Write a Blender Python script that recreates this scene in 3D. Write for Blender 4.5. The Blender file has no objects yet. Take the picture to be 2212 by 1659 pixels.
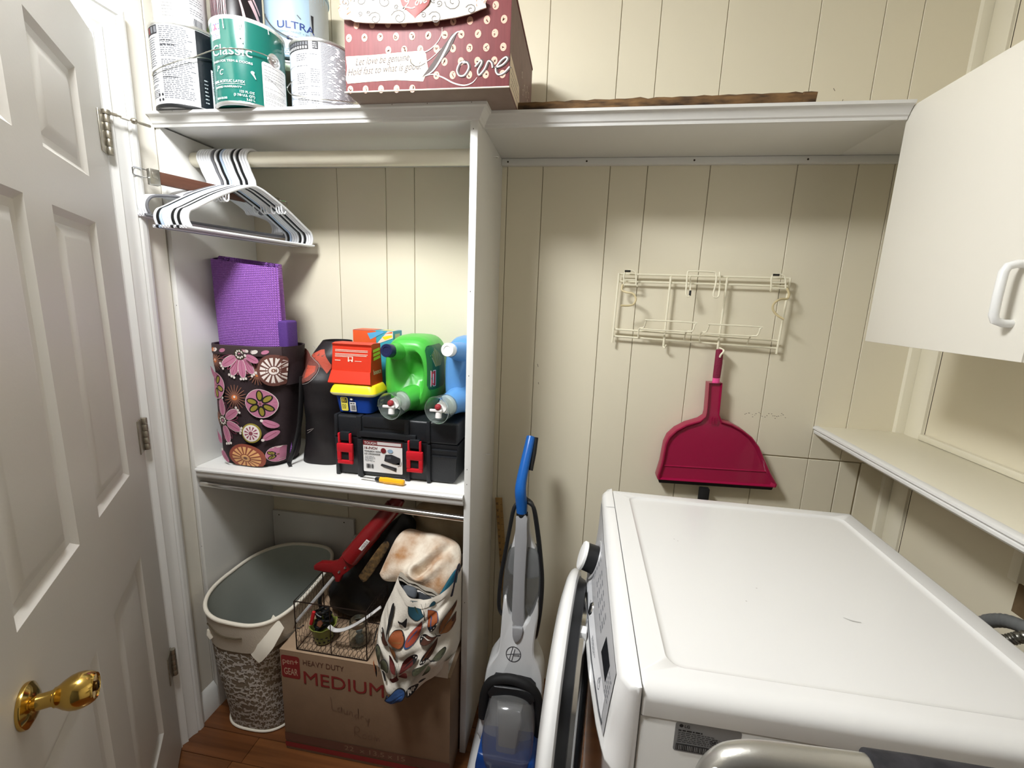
import bpy, bmesh, math, random
from math import sin, cos, pi, sqrt, radians
from mathutils import Vector as V, Matrix as Mx, geometry

random.seed(7)
SC = bpy.context.scene
COL = SC.collection

# ---------------------------------------------------------------- camera
cd = bpy.data.cameras.new('camera'); cam = bpy.data.objects.new('camera', cd); COL.objects.link(cam)
cd.sensor_fit = 'HORIZONTAL'; cd.sensor_width = 36.0; cd.lens = 953.64 / 2212 * 36; cd.clip_start = .01
_r = V((.98690, .15703, .03692)); _u = V((-.06544, .18055, .98139)); _f = V((-.14744, .97095, -.18847))
m = Mx.Identity(4)
for i in range(3):
    m[i][0], m[i][1], m[i][2] = _r[i], _u[i], -_f[i]
m.translation = V((1.1932, -1.4913, 1.4542))
cam.matrix_world = m
SC.camera = cam

# ---------------------------------------------------------------- world, light, exposure
w = bpy.data.worlds.new('world'); SC.world = w; w.use_nodes = True
w.node_tree.nodes['Background'].inputs[0].default_value = (.9, .92, 1, 1)
w.node_tree.nodes['Background'].inputs[1].default_value = .25
LX, LY, LZ = .47, -1.09, 2.27     # the room's only light is the ceiling dome lamp built below
LAMP_W = 77
SC.view_settings.view_transform = 'Standard'; SC.view_settings.look = 'None'
SC.view_settings.gamma = 1; SC.view_settings.use_curve_mapping = False
SC.view_settings.exposure = 0.35

# ---------------------------------------------------------------- materials
def lin(c):
    return tuple((v / 255 / 12.92 if v / 255 <= .04045 else ((v / 255 + .055) / 1.055) ** 2.4) for v in c) + (1,)

MATS = {}
def mat(name, rgb, rough=.5, metal=0, noise=None, bump=None, trans=0, coat=0, alpha=1, emit=0, ecol=None, ior=1.45, rgb2=None, coord='Object', stretch=None, weave=None):
    """procedural principled material; noise=(scale, amount 0..1 of rgb2), bump=(scale, strength)"""
    if name in MATS: return MATS[name]
    mt = bpy.data.materials.new(name); mt.use_nodes = True
    nt = mt.node_tree; b = nt.nodes['Principled BSDF']; L = nt.links
    b.inputs['Base Color'].default_value = lin(rgb); b.inputs['Roughness'].default_value = rough
    b.inputs['Metallic'].default_value = metal; b.inputs['IOR'].default_value = ior
    b.inputs['Transmission Weight'].default_value = trans; b.inputs['Coat Weight'].default_value = coat
    b.inputs['Alpha'].default_value = alpha
    if emit:
        b.inputs['Emission Color'].default_value = (*ecol, 1) if ecol else lin(rgb); b.inputs['Emission Strength'].default_value = emit
    tc = nt.nodes.new('ShaderNodeTexCoord'); src = tc.outputs[coord]
    if stretch:
        mp = nt.nodes.new('ShaderNodeMapping'); mp.inputs['Scale'].default_value = stretch
        L.new(src, mp.inputs['Vector']); src = mp.outputs['Vector']
    if noise:
        n = nt.nodes.new('ShaderNodeTexNoise'); n.inputs['Scale'].default_value = noise[0]; n.inputs['Detail'].default_value = 5
        L.new(src, n.inputs['Vector'])
        rp = nt.nodes.new('ShaderNodeValToRGB'); rp.color_ramp.elements[0].position = .35; rp.color_ramp.elements[1].position = .68
        c2 = rgb2 or tuple(max(0, v - 25) for v in rgb)
        a = lin(rgb); b2 = lin(c2); k = noise[1]
        rp.color_ramp.elements[0].color = a; rp.color_ramp.elements[1].color = tuple(a[i] * (1 - k) + b2[i] * k for i in range(3)) + (1,)
        L.new(n.outputs['Fac'], rp.inputs['Fac']); L.new(rp.outputs['Color'], b.inputs['Base Color'])
    if bump:
        n2 = nt.nodes.new('ShaderNodeTexNoise'); n2.inputs['Scale'].default_value = bump[0]; n2.inputs['Detail'].default_value = 3
        L.new(src, n2.inputs['Vector'])
        bp = nt.nodes.new('ShaderNodeBump'); bp.inputs['Strength'].default_value = bump[1]; bp.inputs['Distance'].default_value = .003
        L.new(n2.outputs['Fac'], bp.inputs['Height']); L.new(bp.outputs['Normal'], b.inputs['Normal'])
    if weave:
        hs = []
        for ax in ('X', 'Z'):
            wv = nt.nodes.new('ShaderNodeTexWave'); wv.bands_direction = ax; wv.inputs['Scale'].default_value = weave[0]
            L.new(tc.outputs['UV'] if coord == 'UV' else src, wv.inputs['Vector']); hs.append(wv.outputs['Fac'])
        mm = nt.nodes.new('ShaderNodeMath'); mm.operation = 'MULTIPLY'; L.new(hs[0], mm.inputs[0]); L.new(hs[1], mm.inputs[1])
        bp = nt.nodes.new('ShaderNodeBump'); bp.inputs['Strength'].default_value = weave[1]; bp.inputs['Distance'].default_value = .003
        L.new(mm.outputs[0], bp.inputs['Height']); L.new(bp.outputs['Normal'], b.inputs['Normal'])
        rp = nt.nodes.new('ShaderNodeValToRGB'); rp.color_ramp.elements[0].color = lin(rgb2); rp.color_ramp.elements[1].color = lin(rgb)  # shade of the weave hollows painted into the base colour
        rp.color_ramp.elements[0].position = 0; rp.color_ramp.elements[1].position = .5
        L.new(mm.outputs[0], rp.inputs['Fac']); L.new(rp.outputs['Color'], b.inputs['Base Color'])
    MATS[name] = mt
    return mt

CREAM = mat('cream_wall_paint', (230, 222, 199), .55, bump=(60, .04))
WHITEWALL = mat('white_wall_paint', (226, 221, 209), .5, bump=(60, .04))
TRIMC = mat('cream_trim_paint', (232, 226, 206), .4, bump=(40, .05))
TRIM = mat('white_trim_paint', (224, 223, 220), .32, bump=(40, .04))
SHELF = mat('white_shelf_paint', (229, 228, 224), .4, bump=(35, .06))
DOORM = mat('white_door_paint', (200, 196, 189), .42, bump=(150, .05), stretch=(1, 1, .12))
DARKGAP = mat('dark_joint', (70, 58, 44), .9)
SCREW = mat('screw_hole', (60, 52, 42), .8)
STEEL = mat('brushed_steel', (178, 176, 168), .34, 1)
CHROME = mat('chrome', (215, 215, 215), .14, 1)
HINGEM = mat('worn_nickel', (176, 170, 156), .38, .9, noise=(60, .5), rgb2=(120, 110, 92))
BRASS = mat('polished_brass', (204, 170, 92), .13, 1)
BLACK = mat('black_plastic', (24, 25, 27), .42)
BLACKM = mat('matte_black', (16, 16, 17), .7)
WHITEP = mat('white_plastic', (238, 238, 236), .3)
APPL = mat('white_enamel', (219, 218, 216), .22, coat=.3)
SILVERP = mat('silver_panel', (186, 186, 188), .35, .25)
GREYP = mat('grey_plastic', (120, 122, 124), .5)

# ---------------------------------------------------------------- geometry helpers
class G:
    """collects geometry (with material slots) for ONE mesh"""
    def __init__(s): s.v = []; s.f = []; s.m = []; s.mats = []; s.uv = None
    def mi(s, m):
        if m not in s.mats: s.mats.append(m)
        return s.mats.index(m)
    def add(s, vs, fs, m):
        o = len(s.v); k = s.mi(m)
        s.v += [V(p) for p in vs]
        for f in fs: s.f.append([i + o for i in f]); s.m.append(k)
        return s
    def box(s, lo, hi, m, bev=0, M=None, seg=2):
        bm = bmesh.new(); bmesh.ops.create_cube(bm, size=1)
        lo = V(lo); hi = V(hi)
        for v in bm.verts: v.co = V(((lo[i] + hi[i]) / 2 + v.co[i] * (hi[i] - lo[i]) for i in range(3)))
        if bev: bmesh.ops.bevel(bm, geom=bm.edges[:], offset=bev, segments=seg, profile=.5, affect='EDGES')
        s.bm(bm, m, M); return s
    def bm(s, bm, m, M=None):
        bm.verts.index_update()
        s.add([(M @ v.co if M else v.co.copy()) for v in bm.verts], [[v.index for v in f.verts] for f in bm.faces], m); bm.free()
    def tube(s, pts, r, m, n=8, closed=False, caps=True, flat=None):
        pts = [V(p) for p in pts]; N = len(pts); rr = r if isinstance(r, (list, tuple)) else [r] * N
        vs = []; prev = None
        for i in range(N):
            a = pts[(i - 1) % N] if (closed or i > 0) else pts[i]; b = pts[(i + 1) % N] if (closed or i < N - 1) else pts[i]
            t = (b - a).normalized()
            if prev is None:
                up = V((0, 0, 1)) if abs(t.z) < .9 else V((1, 0, 0)); x = t.cross(up).normalized()
            else: x = (prev - t * prev.dot(t)).normalized()
            prev = x; y = t.cross(x)
            fl = flat or 1
            for k in range(n):
                q = 2 * pi * k / n
                vs.append(pts[i] + x * (cos(q) * rr[i]) + y * (sin(q) * rr[i] * fl))
        fs = []
        for i in range(N if closed else N - 1):
            for k in range(n):
                a = i * n + k; b = i * n + (k + 1) % n; j = ((i + 1) % N) * n
                fs.append([a, b, j + (k + 1) % n, j + k])
        if caps and not closed: fs += [list(range(n))[::-1], [(N - 1) * n + k for k in range(n)]]
        s.add(vs, fs, m); return s
    def lathe(s, prof, m, M=None, n=32, a0=0, a1=2 * pi, ell=1):
        """profile [(r, z)] about local z"""
        full = abs(a1 - a0 - 2 * pi) < 1e-6; K = n if full else n + 1
        vs = []; P = len(prof)
        for k in range(K):
            a = a0 + (a1 - a0) * k / n
            for r, z in prof:
                p = V((r * cos(a), r * sin(a) * ell, z)); vs.append(M @ p if M else p)
        fs = []
        for k in range(n):
            for j in range(P - 1):
                a = k * P + j; b = ((k + 1) % K) * P + j
                fs.append([a, b, b + 1, a + 1])
        s.add(vs, fs, m); return s
    def prism(s, poly, d0, d1, m, M=None, bev=0):
        """2D polygon in local xy extruded along local z from d0 to d1"""
        n = len(poly); vs = [V((p[0], p[1], d0)) for p in poly] + [V((p[0], p[1], d1)) for p in poly]
        fs = [list(range(n))[::-1], list(range(n, 2 * n))] + [[i, (i + 1) % n, n + (i + 1) % n, n + i] for i in range(n)]
        if bev:
            bm = bmesh.new(); bv = [bm.verts.new(v) for v in vs]
            for f in fs: bm.faces.new([bv[i] for i in f])
            bmesh.ops.recalc_face_normals(bm, faces=bm.faces[:])
            ed = [e for e in bm.edges if abs(e.verts[0].co.z - e.verts[1].co.z) < 1e-7]
            bmesh.ops.bevel(bm, geom=ed, offset=bev, segments=2, profile=.5, affect='EDGES')
            s.bm(bm, m, M)
        else: s.add([M @ v if M else v for v in vs], fs, m)
        return s
    def loft(s, rings, m, closed=True, cap0=True, cap1=True):
        n = len(rings[0]); vs = [p for r in rings for p in r]; fs = []
        for i in range(len(rings) - 1):
            for k in range(n if closed else n - 1):
                a = i * n + k; b = i * n + (k + 1) % n; fs.append([a, b, b + n, a + n])
        if cap0 and closed: fs.append(list(range(n))[::-1])
        if cap1 and closed: fs.append([(len(rings) - 1) * n + k for k in range(n)])
        s.add(vs, fs, m); return s
    def grid(s, fn, nu, nv, m):
        s.loft([[fn(i / nu, j / nv) for i in range(nu + 1)] for j in range(nv + 1)], m, closed=False); return s

class T:
    """a top-level thing: an Empty at its base that parents its parts; geometry may be given in world coordinates"""
    def __init__(s, name, label, cat, loc=(0, 0, 0), rz=0, group=None, world=True, M=None):
        e = bpy.data.objects.new(name, None); COL.objects.link(e); e.empty_display_size = .05
        s.e = e; s.M = M if M else Mx.Translation(loc) @ Mx.Rotation(rz, 4, 'Z'); e.matrix_world = s.M
        e['label'] = label; e['category'] = cat
        if group: e['group'] = group
        s.inv = s.M.inverted() if world else Mx.Identity(4)
    def p(s, name, g, parent=None, smooth=35, label=None, kind=None, fix=True):
        return mk(name, g, parent or s.e, s.inv, smooth, label, kind, fix)

def mk(name, g, parent=None, inv=None, smooth=35, label=None, kind=None, fix=True):
    me = bpy.data.meshes.new(name)
    me.from_pydata([tuple(inv @ v) if inv else tuple(v) for v in g.v], [], g.f)
    for mt in g.mats: me.materials.append(mt)
    me.polygons.foreach_set('material_index', g.m)
    if fix:
        bm = bmesh.new(); bm.from_mesh(me); bmesh.ops.recalc_face_normals(bm, faces=bm.faces[:]); bm.to_mesh(me); bm.free()
    if smooth:
        me.shade_smooth(); me.set_sharp_from_angle(angle=radians(smooth))
    me.update()
    o = bpy.data.objects.new(name, me); COL.objects.link(o)
    if parent: o.parent = parent
    if label: o['label'] = label
    if kind: o['kind'] = kind
    return o

def single(name, g, label, cat, loc, group=None, smooth=35, fix=True):
    """a thing that is one mesh (world geometry, origin moved to its base)"""
    o = mk(name, g, None, Mx.Translation(loc).inverted(), smooth, fix=fix); o.location = loc
    o['label'] = label; o['category'] = cat
    if group: o['group'] = group
    return o

def struct(name, g, parent=None, smooth=35):
    o = mk(name, g, parent, None, smooth)
    if parent is None: o['kind'] = 'structure'
    return o

def dup(root, M, label, group=None):
    r = root.copy(); COL.objects.link(r); r.matrix_world = M; r['label'] = label
    if group: r['group'] = group
    for ch in root.children:
        c = ch.copy(); COL.objects.link(c); c.parent = r
        for g in ch.children:
            d = g.copy(); COL.objects.link(d); d.parent = c
    return r

# ---------------------------------------------------------------- flat print (lettering, logos, patterns) laid on surfaces
_TXT = {}
def text_tris(body, shear=0, bold=0):
    key = (body, shear, bold)
    if key in _TXT: return _TXT[key]
    cu = bpy.data.curves.new('t', 'FONT'); cu.body = body; cu.size = 1; cu.shear = shear; cu.offset = bold
    cu.resolution_u = 3; cu.align_x = 'LEFT'
    o = bpy.data.objects.new('t', cu)
    me = o.to_mesh()
    vs = [(v.co.x, v.co.y) for v in me.vertices]; me.calc_loop_triangles()
    ts = [tuple(t.vertices) for t in me.loop_triangles]
    o.to_mesh_clear(); bpy.data.objects.remove(o); bpy.data.curves.remove(cu)
    xs = [v[0] for v in vs] or [0, 1]
    _TXT[key] = (vs, ts, min(xs), max(xs))
    return _TXT[key]

class Print:
    """2D shapes in metres, layered and mapped on a surface by fn(u, v, off)"""
    def __init__(s, fn, maxlen=.02, step=.00012, base=.0005):
        s.fn = fn; s.g = G(); s.L = base; s.step = step; s.ml = maxlen
    def layer(s): s.L += s.step; return s
    def tri(s, a, b, c, m):
        st = [(a, b, c)]; out = []
        while st:
            a, b, c = st.pop()
            e = [((a[0]-b[0])**2 + (a[1]-b[1])**2, a, b, c), ((b[0]-c[0])**2 + (b[1]-c[1])**2, b, c, a), ((c[0]-a[0])**2 + (c[1]-a[1])**2, c, a, b)]
            mx = max(e, key=lambda q: q[0])
            if mx[0] > s.ml ** 2:
                p, q, r = mx[1:]; md = ((p[0]+q[0])/2, (p[1]+q[1])/2); st += [(p, md, r), (md, q, r)]
            else: out.append((a, b, c))
        for t in out: s.g.add([s.fn(p[0], p[1], s.L) for p in t], [[0, 1, 2]], m)
    def poly(s, pts, m):
        for t in geometry.tessellate_polygon([[V((p[0], p[1], 0)) for p in pts]]): s.tri(*(pts[i] for i in t), m)
        return s
    def rect(s, x0, y0, x1, y1, m): return s.poly([(x0, y0), (x1, y0), (x1, y1), (x0, y1)], m)
    def rrect(s, x0, y0, x1, y1, r, m):
        P = []
        for cx, cy, a in ((x1-r, y0+r, -90), (x1-r, y1-r, 0), (x0+r, y1-r, 90), (x0+r, y0+r, 180)):
            P += [(cx + r*cos(radians(a+t)), cy + r*sin(radians(a+t))) for t in (0, 30, 60, 90)]
        return s.poly(P, m)
    def ell(s, cx, cy, rx, ry, m, rot=0, n=14, pw=1):
        P = []
        for k in range(n):
            a = 2*pi*k/n; x = rx*cos(a); y = ry*sin(a) * (abs(sin(a)) ** (pw-1) if pw != 1 else 1)
            P.append((cx + x*cos(rot) - y*sin(rot), cy + x*sin(rot) + y*cos(rot)))
        return s.poly(P, m)
    def stroke(s, pts, w, m, taper=False):
        n = len(pts); L = []; R_ = []
        for i in range(n):
            a = pts[max(0, i-1)]; b = pts[min(n-1, i+1)]; dx, dy = b[0]-a[0], b[1]-a[1]; l = sqrt(dx*dx+dy*dy) or 1
            ww = w[i] if isinstance(w, (list, tuple)) else w
            if taper: ww *= .25 + .75*sin(pi*i/(n-1))
            L.append((pts[i][0]-dy/l*ww/2, pts[i][1]+dx/l*ww/2)); R_.append((pts[i][0]+dy/l*ww/2, pts[i][1]-dx/l*ww/2))
        for i in range(n-1):
            s.tri(L[i], L[i+1], R_[i+1], m); s.tri(L[i], R_[i+1], R_[i], m)
        return s
    def text(s, body, x, y, size, m, align='l', shear=0, bold=0, width=None, rot=0):
        if bold:
            for k in (-1, 1):
                s.text(body, x + k*bold*size*.5*cos(rot), y + k*bold*size*.5*sin(rot), size, m, align, shear, 0, width, rot); s.layer()
            s.text(body, x, y + bold*size*.4, size, m, align, shear, 0, width, rot); s.layer()
        vs, ts, x0, x1 = text_tris(body, shear, 0)
        sx = size if not width else width / max(1e-6, x1 - x0)
        off = {'l': -x0, 'c': -(x0+x1)/2, 'r': -x1}[align] * sx
        c, q = cos(rot), sin(rot); P = []
        for a, b in vs:
            a = a*sx + off; b = b*size; P.append((x + a*c - b*q, y + a*q + b*c))
        for t in ts: s.tri(*(P[i] for i in t), m)
        return s
    def lines(s, x0, y0, x1, y1, n, m, fill=.55, rnd=None, dash=.006, skip=.1):
        """rows of tiny print"""
        rnd = rnd or random; h = (y1-y0)/n
        for i in range(n):
            if rnd.random() < skip: continue
            x = x0; e = x1 - rnd.random()*.25*(x1-x0)
            while x < e:
                d = dash*(.4 + rnd.random()*1.2); x2 = min(e, x+d)
                s.rect(x, y1-(i+.5*fill+.5)*h, x2, y1-(i+.5-.5*fill)*h, m); x = x2 + dash*.28
        return s
    def bars(s, x0, y0, x1, y1, m, n=16):
        x = x0; q = (x1-x0)/n
        for i in range(n):
            ww = q*random.choice((.35, .55, .75)); s.rect(x, y0, x+ww, y1, m); x += q
        return s
    def done(s, thing, name, parent=None, label=None, kind=None): return thing.p(name, s.g, parent, smooth=0, label=label, fix=False, kind=kind)

def plane_map(o, ux, uy):
    o, ux, uy = V(o), V(ux).normalized(), V(uy).normalized(); n = ux.cross(uy)
    return lambda u, v, k: o + ux*u + uy*v + n*k
def cyl_map(c, r, a0, tap=0, h=1):
    """u along the circumference to the right as seen from outside, angle a0 at u = 0; v up"""
    c = V(c)
    def fn(u, v, k):
        rr = r + tap*v/h; a = a0 + u/r
        return c + V((cos(a)*(rr+k), sin(a)*(rr+k), v))
    return fn
def spl(pts, n=6):
    """Catmull-Rom through points"""
    P = [pts[0]] + list(pts) + [pts[-1]]; out = []
    for i in range(1, len(P)-2):
        for k in range(n):
            t = k/n; q = []
            for d in range(len(pts[0])):
                a, b, c, e = P[i-1][d], P[i][d], P[i+1][d], P[i+2][d]
                q.append(.5*((2*b) + (c-a)*t + (2*a-5*b+4*c-e)*t*t + (-a+3*b-3*c+e)*t**3))
            out.append(tuple(q))
    out.append(tuple(pts[-1])); return out
def lerp(a, b, t): return a + (b-a)*t
def interp(tab, t):
    if t <= tab[0][0]: return tab[0][1]
    for (a, x), (b, y) in zip(tab, tab[1:]):
        if t <= b: return lerp(x, y, (t-a)/(b-a))
    return tab[-1][1]
def bez(p0, p1, p2, p3, n=10):
    return [tuple((1-t)**3*p0[d] + 3*(1-t)**2*t*p1[d] + 3*(1-t)*t*t*p2[d] + t**3*p3[d] for d in range(len(p0))) for t in (i/n for i in range(n+1))]
def frame(o, z, xh=(1, 0, 0)):
    """matrix with local z along z"""
    z = V(z).normalized(); x = V(xh); x = (x - z*x.dot(z)).normalized(); y = z.cross(x)
    M = Mx.Identity(4)
    for i in range(3): M[i][0], M[i][1], M[i][2], M[i][3] = x[i], y[i], z[i], o[i]
    return M
# ================================================================ THE ROOM
RX, RY0, RY1, H = 2.2, 0.0, -2.65, 2.44
W_, D_, T_ = .8906, .339, .0191          # closet width, depth, board thickness
ZS, ZM = 1.912, .897                     # upper shelf top, middle shelf top

# floor of narrow oak boards running along x
OAK = [mat('oak_%d' % i, c, .3, noise=(3.0, .8), rgb2=c2, stretch=(.6, 14, 1), bump=(8, .05), coat=.25) for i, (c, c2) in enumerate(
    [((126, 78, 42), (80, 46, 22)), ((136, 88, 50), (92, 54, 26)), ((116, 70, 38), (72, 40, 18))])]
g = G().box((-.12, -2.77, -.05), (2.3, .12, -.0135), DARKGAP)
fl = struct('floor', g)
k = 0; y = 0.0
while y > -2.65:
    y2 = max(y - .083, -2.65); x = -.1 - random.random()*.6
    while x < 2.2:
        x2 = x + .7 + random.random()*.5
        a, b = max(x, 0) + .0006, min(x2, 2.2) - .0006
        if b - a > .05:
            struct('floor_board', G().box((a, y2 + .0006, -.0135), (b, y - .0006, 0), OAK[k % 3], .0008, seg=1), fl)
        k += 1; x = x2
    y = y2
struct('ceiling', G().box((-.12, -2.77, H), (2.3, .12, H + .1), mat('ceiling_paint', (240, 238, 232), .7)))

# back wall of random-width plank panelling (a cut access panel low on the right)
GROOVE = mat('painted_groove', (196, 182, 152), .8)
wb = struct('wall_back', G().box((-.12, .006, -.05), (2.3, .12, H), GROOVE))
xs = [0, .337, .513, .614, .926, 1.04, 1.248, 1.36, 1.542, 1.783, 1.944, 2.037, 2.2]
PX = 2.097; PZ = .982
def plank(x0, x1, z0, z1, q=.0008):
    struct('plank', G().box((x0 + q, 0, z0), (x1 - q, .006, z1), CREAM, .0012, seg=1), wb)
for x0, x1 in zip(xs, xs[1:]):
    if x1 < 1.8: plank(x0, x1, 0, H)
    elif x0 > 2.0:
        plank(x0, x1, PZ + .004, H); plank(x0, PX, 0, PZ, .002); plank(PX + .003, x1, 0, PZ + .002)
    else:
        plank(x0, x1, PZ + .004, H); plank(x0, x1, 0, PZ)
# nail heads and scuffs stay with the paint
pr = Print(plane_map((0, 0, 0), (1, 0, 0), (0, 0, 1)), base=.0003)
scuff = mat('scuff', (120, 106, 88), .8)
for (u, v) in ((1.62, 1.07), (1.055, 1.23), (1.06, 1.17), (1.87, 2.02), (1.79, 1.99), (1.85, 2.06)):
    pr.stroke([(u, v), (u + random.uniform(-.006, .006), v + random.uniform(.006, .018))], .0016, scuff)
for i in range(26):
    u = 1.735 + i*.0048 + random.uniform(-.003, .003)
    pr.ell(u, 1.118 + .006*sin(i*.9) + random.uniform(-.004, .004), random.uniform(.0008, .0026), .001, scuff, n=6)
mk('scuff_marks', pr.g, wb, smooth=0, kind='stuff', fix=False)

# left wall: opening for the door, board joint in line with the closet front
wl = struct('wall_left', G().box((-.12, -.515, -.05), (-.0085, .12, H), DARKGAP).box((-.12, -2.77, -.05), (-.0085, -1.375, H), DARKGAP).box((-.12, -1.375, 2.05), (-.0085, -.515, H), DARKGAP))
for y0, y1, z0, z1 in ((-.339, 0, 0, H), (-.515, -.3405, 0, H), (-1.375, -.5165, 2.05, H), (-2.65, -1.3765, 0, H)):
    struct('panel', G().box((-.0085, y0 + .0008, z0), (0, y1 - .0008, z1), WHITEWALL, .0012, seg=1), wl)
# right wall and the wall behind the camera
wr = struct('wall_right', G().box((RX + .0005, -2.77, -.05), (2.3, .12, H), DARKGAP))
ny = [(-.078, -.0105), (-.69, -.081), (-1.31, -.692), (-1.95, -1.312), (-2.65, -1.952)]
OUT = (.80, .872, -.53, -.43)
for y0, y1 in ny:
    if y0 < OUT[3] < y1:
        for a, b, z0, z1 in ((y0, OUT[2], 0, H), (OUT[3], y1, 0, H), (OUT[2], OUT[3], 0, OUT[0]), (OUT[2], OUT[3], OUT[1], H)):
            struct('panel', G().box((RX - .0 , a, z0), (RX + .0085, b, z1), CREAM), wr)
    else: struct('panel', G().box((RX, y0, 0), (RX + .0085, y1, H), CREAM, .001, seg=1), wr)
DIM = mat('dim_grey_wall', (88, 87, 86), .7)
wf = struct('wall_front', G().box((-.12, -2.77, -.05), (2.3, -2.6585, H), DARKGAP))
for i in range(6):
    struct('panel', G().box((i*.3667 + .001, -2.6585, 0), ((i+1)*.3667 - .001, -2.65, H), DIM, .001, seg=1), wf)

# casing round the door (moulded profile: w from the opening outwards, t proud of the wall)
prof = [(0, 0), (0, .009), (.004, .013), (.009, .0135), (.0105, .009), (.013, .0085), (.022, .0125), (.028, .0165), (.0295, .0105), (.034, .0105), (.048, .0135), (.060, .0205), (.0615, .0175), (.065, .0175), (.068, .0225), (.078, .0235), (.085, .021), (.087, 0)]
def casing(yin, yend, ztop):
    return [[V((t, yin + w, 0)) for w, t in prof], [V((t, yin + w, ztop + w)) for w, t in prof],
            [V((t, yend - w, ztop + w)) for w, t in prof], [V((t, yend - w, 0)) for w, t in prof]]
struct('trim_1', G().loft(casing(-.497, -1.372, 2.035), TRIM), smooth=20)          # door casing
struct('trim_2', G().box((-.115, -.5155, 0), (-.0005, -.497, 2.045), TRIM, .001).box((-.115, -1.38, 0), (-.0005, -1.3665, 2.045), TRIM, .001)
       .box((-.115, -1.38, 2.035), (-.0005, -.497, 2.05), TRIM, .001))   # jambs
# baseboard on the strip of wall beside the closet, sloped top
bbp = [(0, 0), (.013, 0), (.013, .085), (.0, .105)]
struct('baseboard_left', G().loft([[V((x, y, z)) for x, z in bbp] for y in (-.409, -.3405)], SHELF))
# trims in the far right corner
struct('trim_3', G().prism([(2.166, 0), (2.2, 0), (2.2, -.010), (2.190, -.012), (2.17, -.0075)], 0, H, TRIMC))
cp = [(-.0125, .0), (-.0125, .009), (-.02, .0125), (-.05, .0135), (-.066, .0105), (-.074, .0065), (-.0745, 0)]
struct('trim_4', G().prism([(2.2 - t, y) for y, t in cp], 0, H, TRIMC), smooth=25)

# sill shelf along the right wall
led = T('window_ledge', 'cream painted ledge with rounded nosing running along the right wall above the washer', 'shelf', (2.07, -.6, 1.066))
g = G().box((1.955, -1.6, 1.070), (2.2, -.0005, 1.094), TRIMC, .001)
led.p('ledge_board', g)
np_ = [(1.9565, 1.0945), (1.946, 1.0945), (1.941, 1.091), (1.9405, 1.086), (1.944, 1.0825), (1.947, 1.081), (1.9445, 1.078), (1.945, 1.072), (1.951, 1.066), (1.9565, 1.065)]
led.p('nosing', G().loft([[V((x, y, z)) for x, z in np_] for y in (-1.6, -.0005)], TRIM))
led.p('back_strip', G().box((2.186, -1.6, 1.0945), (2.1995, -.076, 1.112), TRIMC, .002))

# ---------------------------------------------------------------- the open door
DM = Mx.Translation((.015, -.491, 0)) @ Mx(((sin(radians(38)), 0, cos(radians(38)), 0), (-cos(radians(38)), 0, sin(radians(38)), 0), (0, 1, 0, 0), (0, 0, 0, 1)))
# local: x = s along the leaf from the hinge, y = height, z = out of the room face
def mkdoor():
    e = bpy.data.objects.new('door_1', None); COL.objects.link(e); e['kind'] = 'structure'
    e['label'] = 'white six-panel door standing open at the left'; e.matrix_world = DM
    return e
door = mkdoor()
S0, S1, ZT, TH = .006, .875, 2.028, .035
cols = [(.172, .408), (.517, .753)]; rows = [(.235, .778), (.995, 1.587), (1.681, 1.893)]
g = G()
ss = [S0] + [v for c in cols for v in c] + [S1]; zz = [.012] + [v for r in rows for v in r] + [ZT]
for i in range(len(ss) - 1):
    for j in range(len(zz) - 1):
        a, b, c, d = ss[i], ss[i+1], zz[j], zz[j+1]
        if i % 2 == 1 and j % 2 == 1:
            lv = [(0, 0), (.004, -.0035), (.012, -.0085), (.020, -.0095), (.026, -.0095), (.046, -.003), (.05, -.0025)]
            rg = [[V((a+q, c+q, h)), V((b-q, c+q, h)), V((b-q, d-q, h)), V((a+q, d-q, h))] for q, h in lv]
            g.loft(rg, DOORM, cap0=False)
        else: g.add([(a, c, 0), (b, c, 0), (b, d, 0), (a, d, 0)], [[0, 1, 2, 3]], DOORM)
g.add([(S0, .012, 0), (S1, .012, 0), (S1, ZT, 0), (S0, ZT, 0), (S0, .012, -TH), (S1, .012, -TH), (S1, ZT, -TH), (S0, ZT, -TH)],
      [[4, 7, 6, 5], [0, 4, 5, 1], [1, 5, 6, 2], [2, 6, 7, 3], [3, 7, 4, 0]], DOORM)
mk('door_leaf', g, door, smooth=18)
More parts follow.
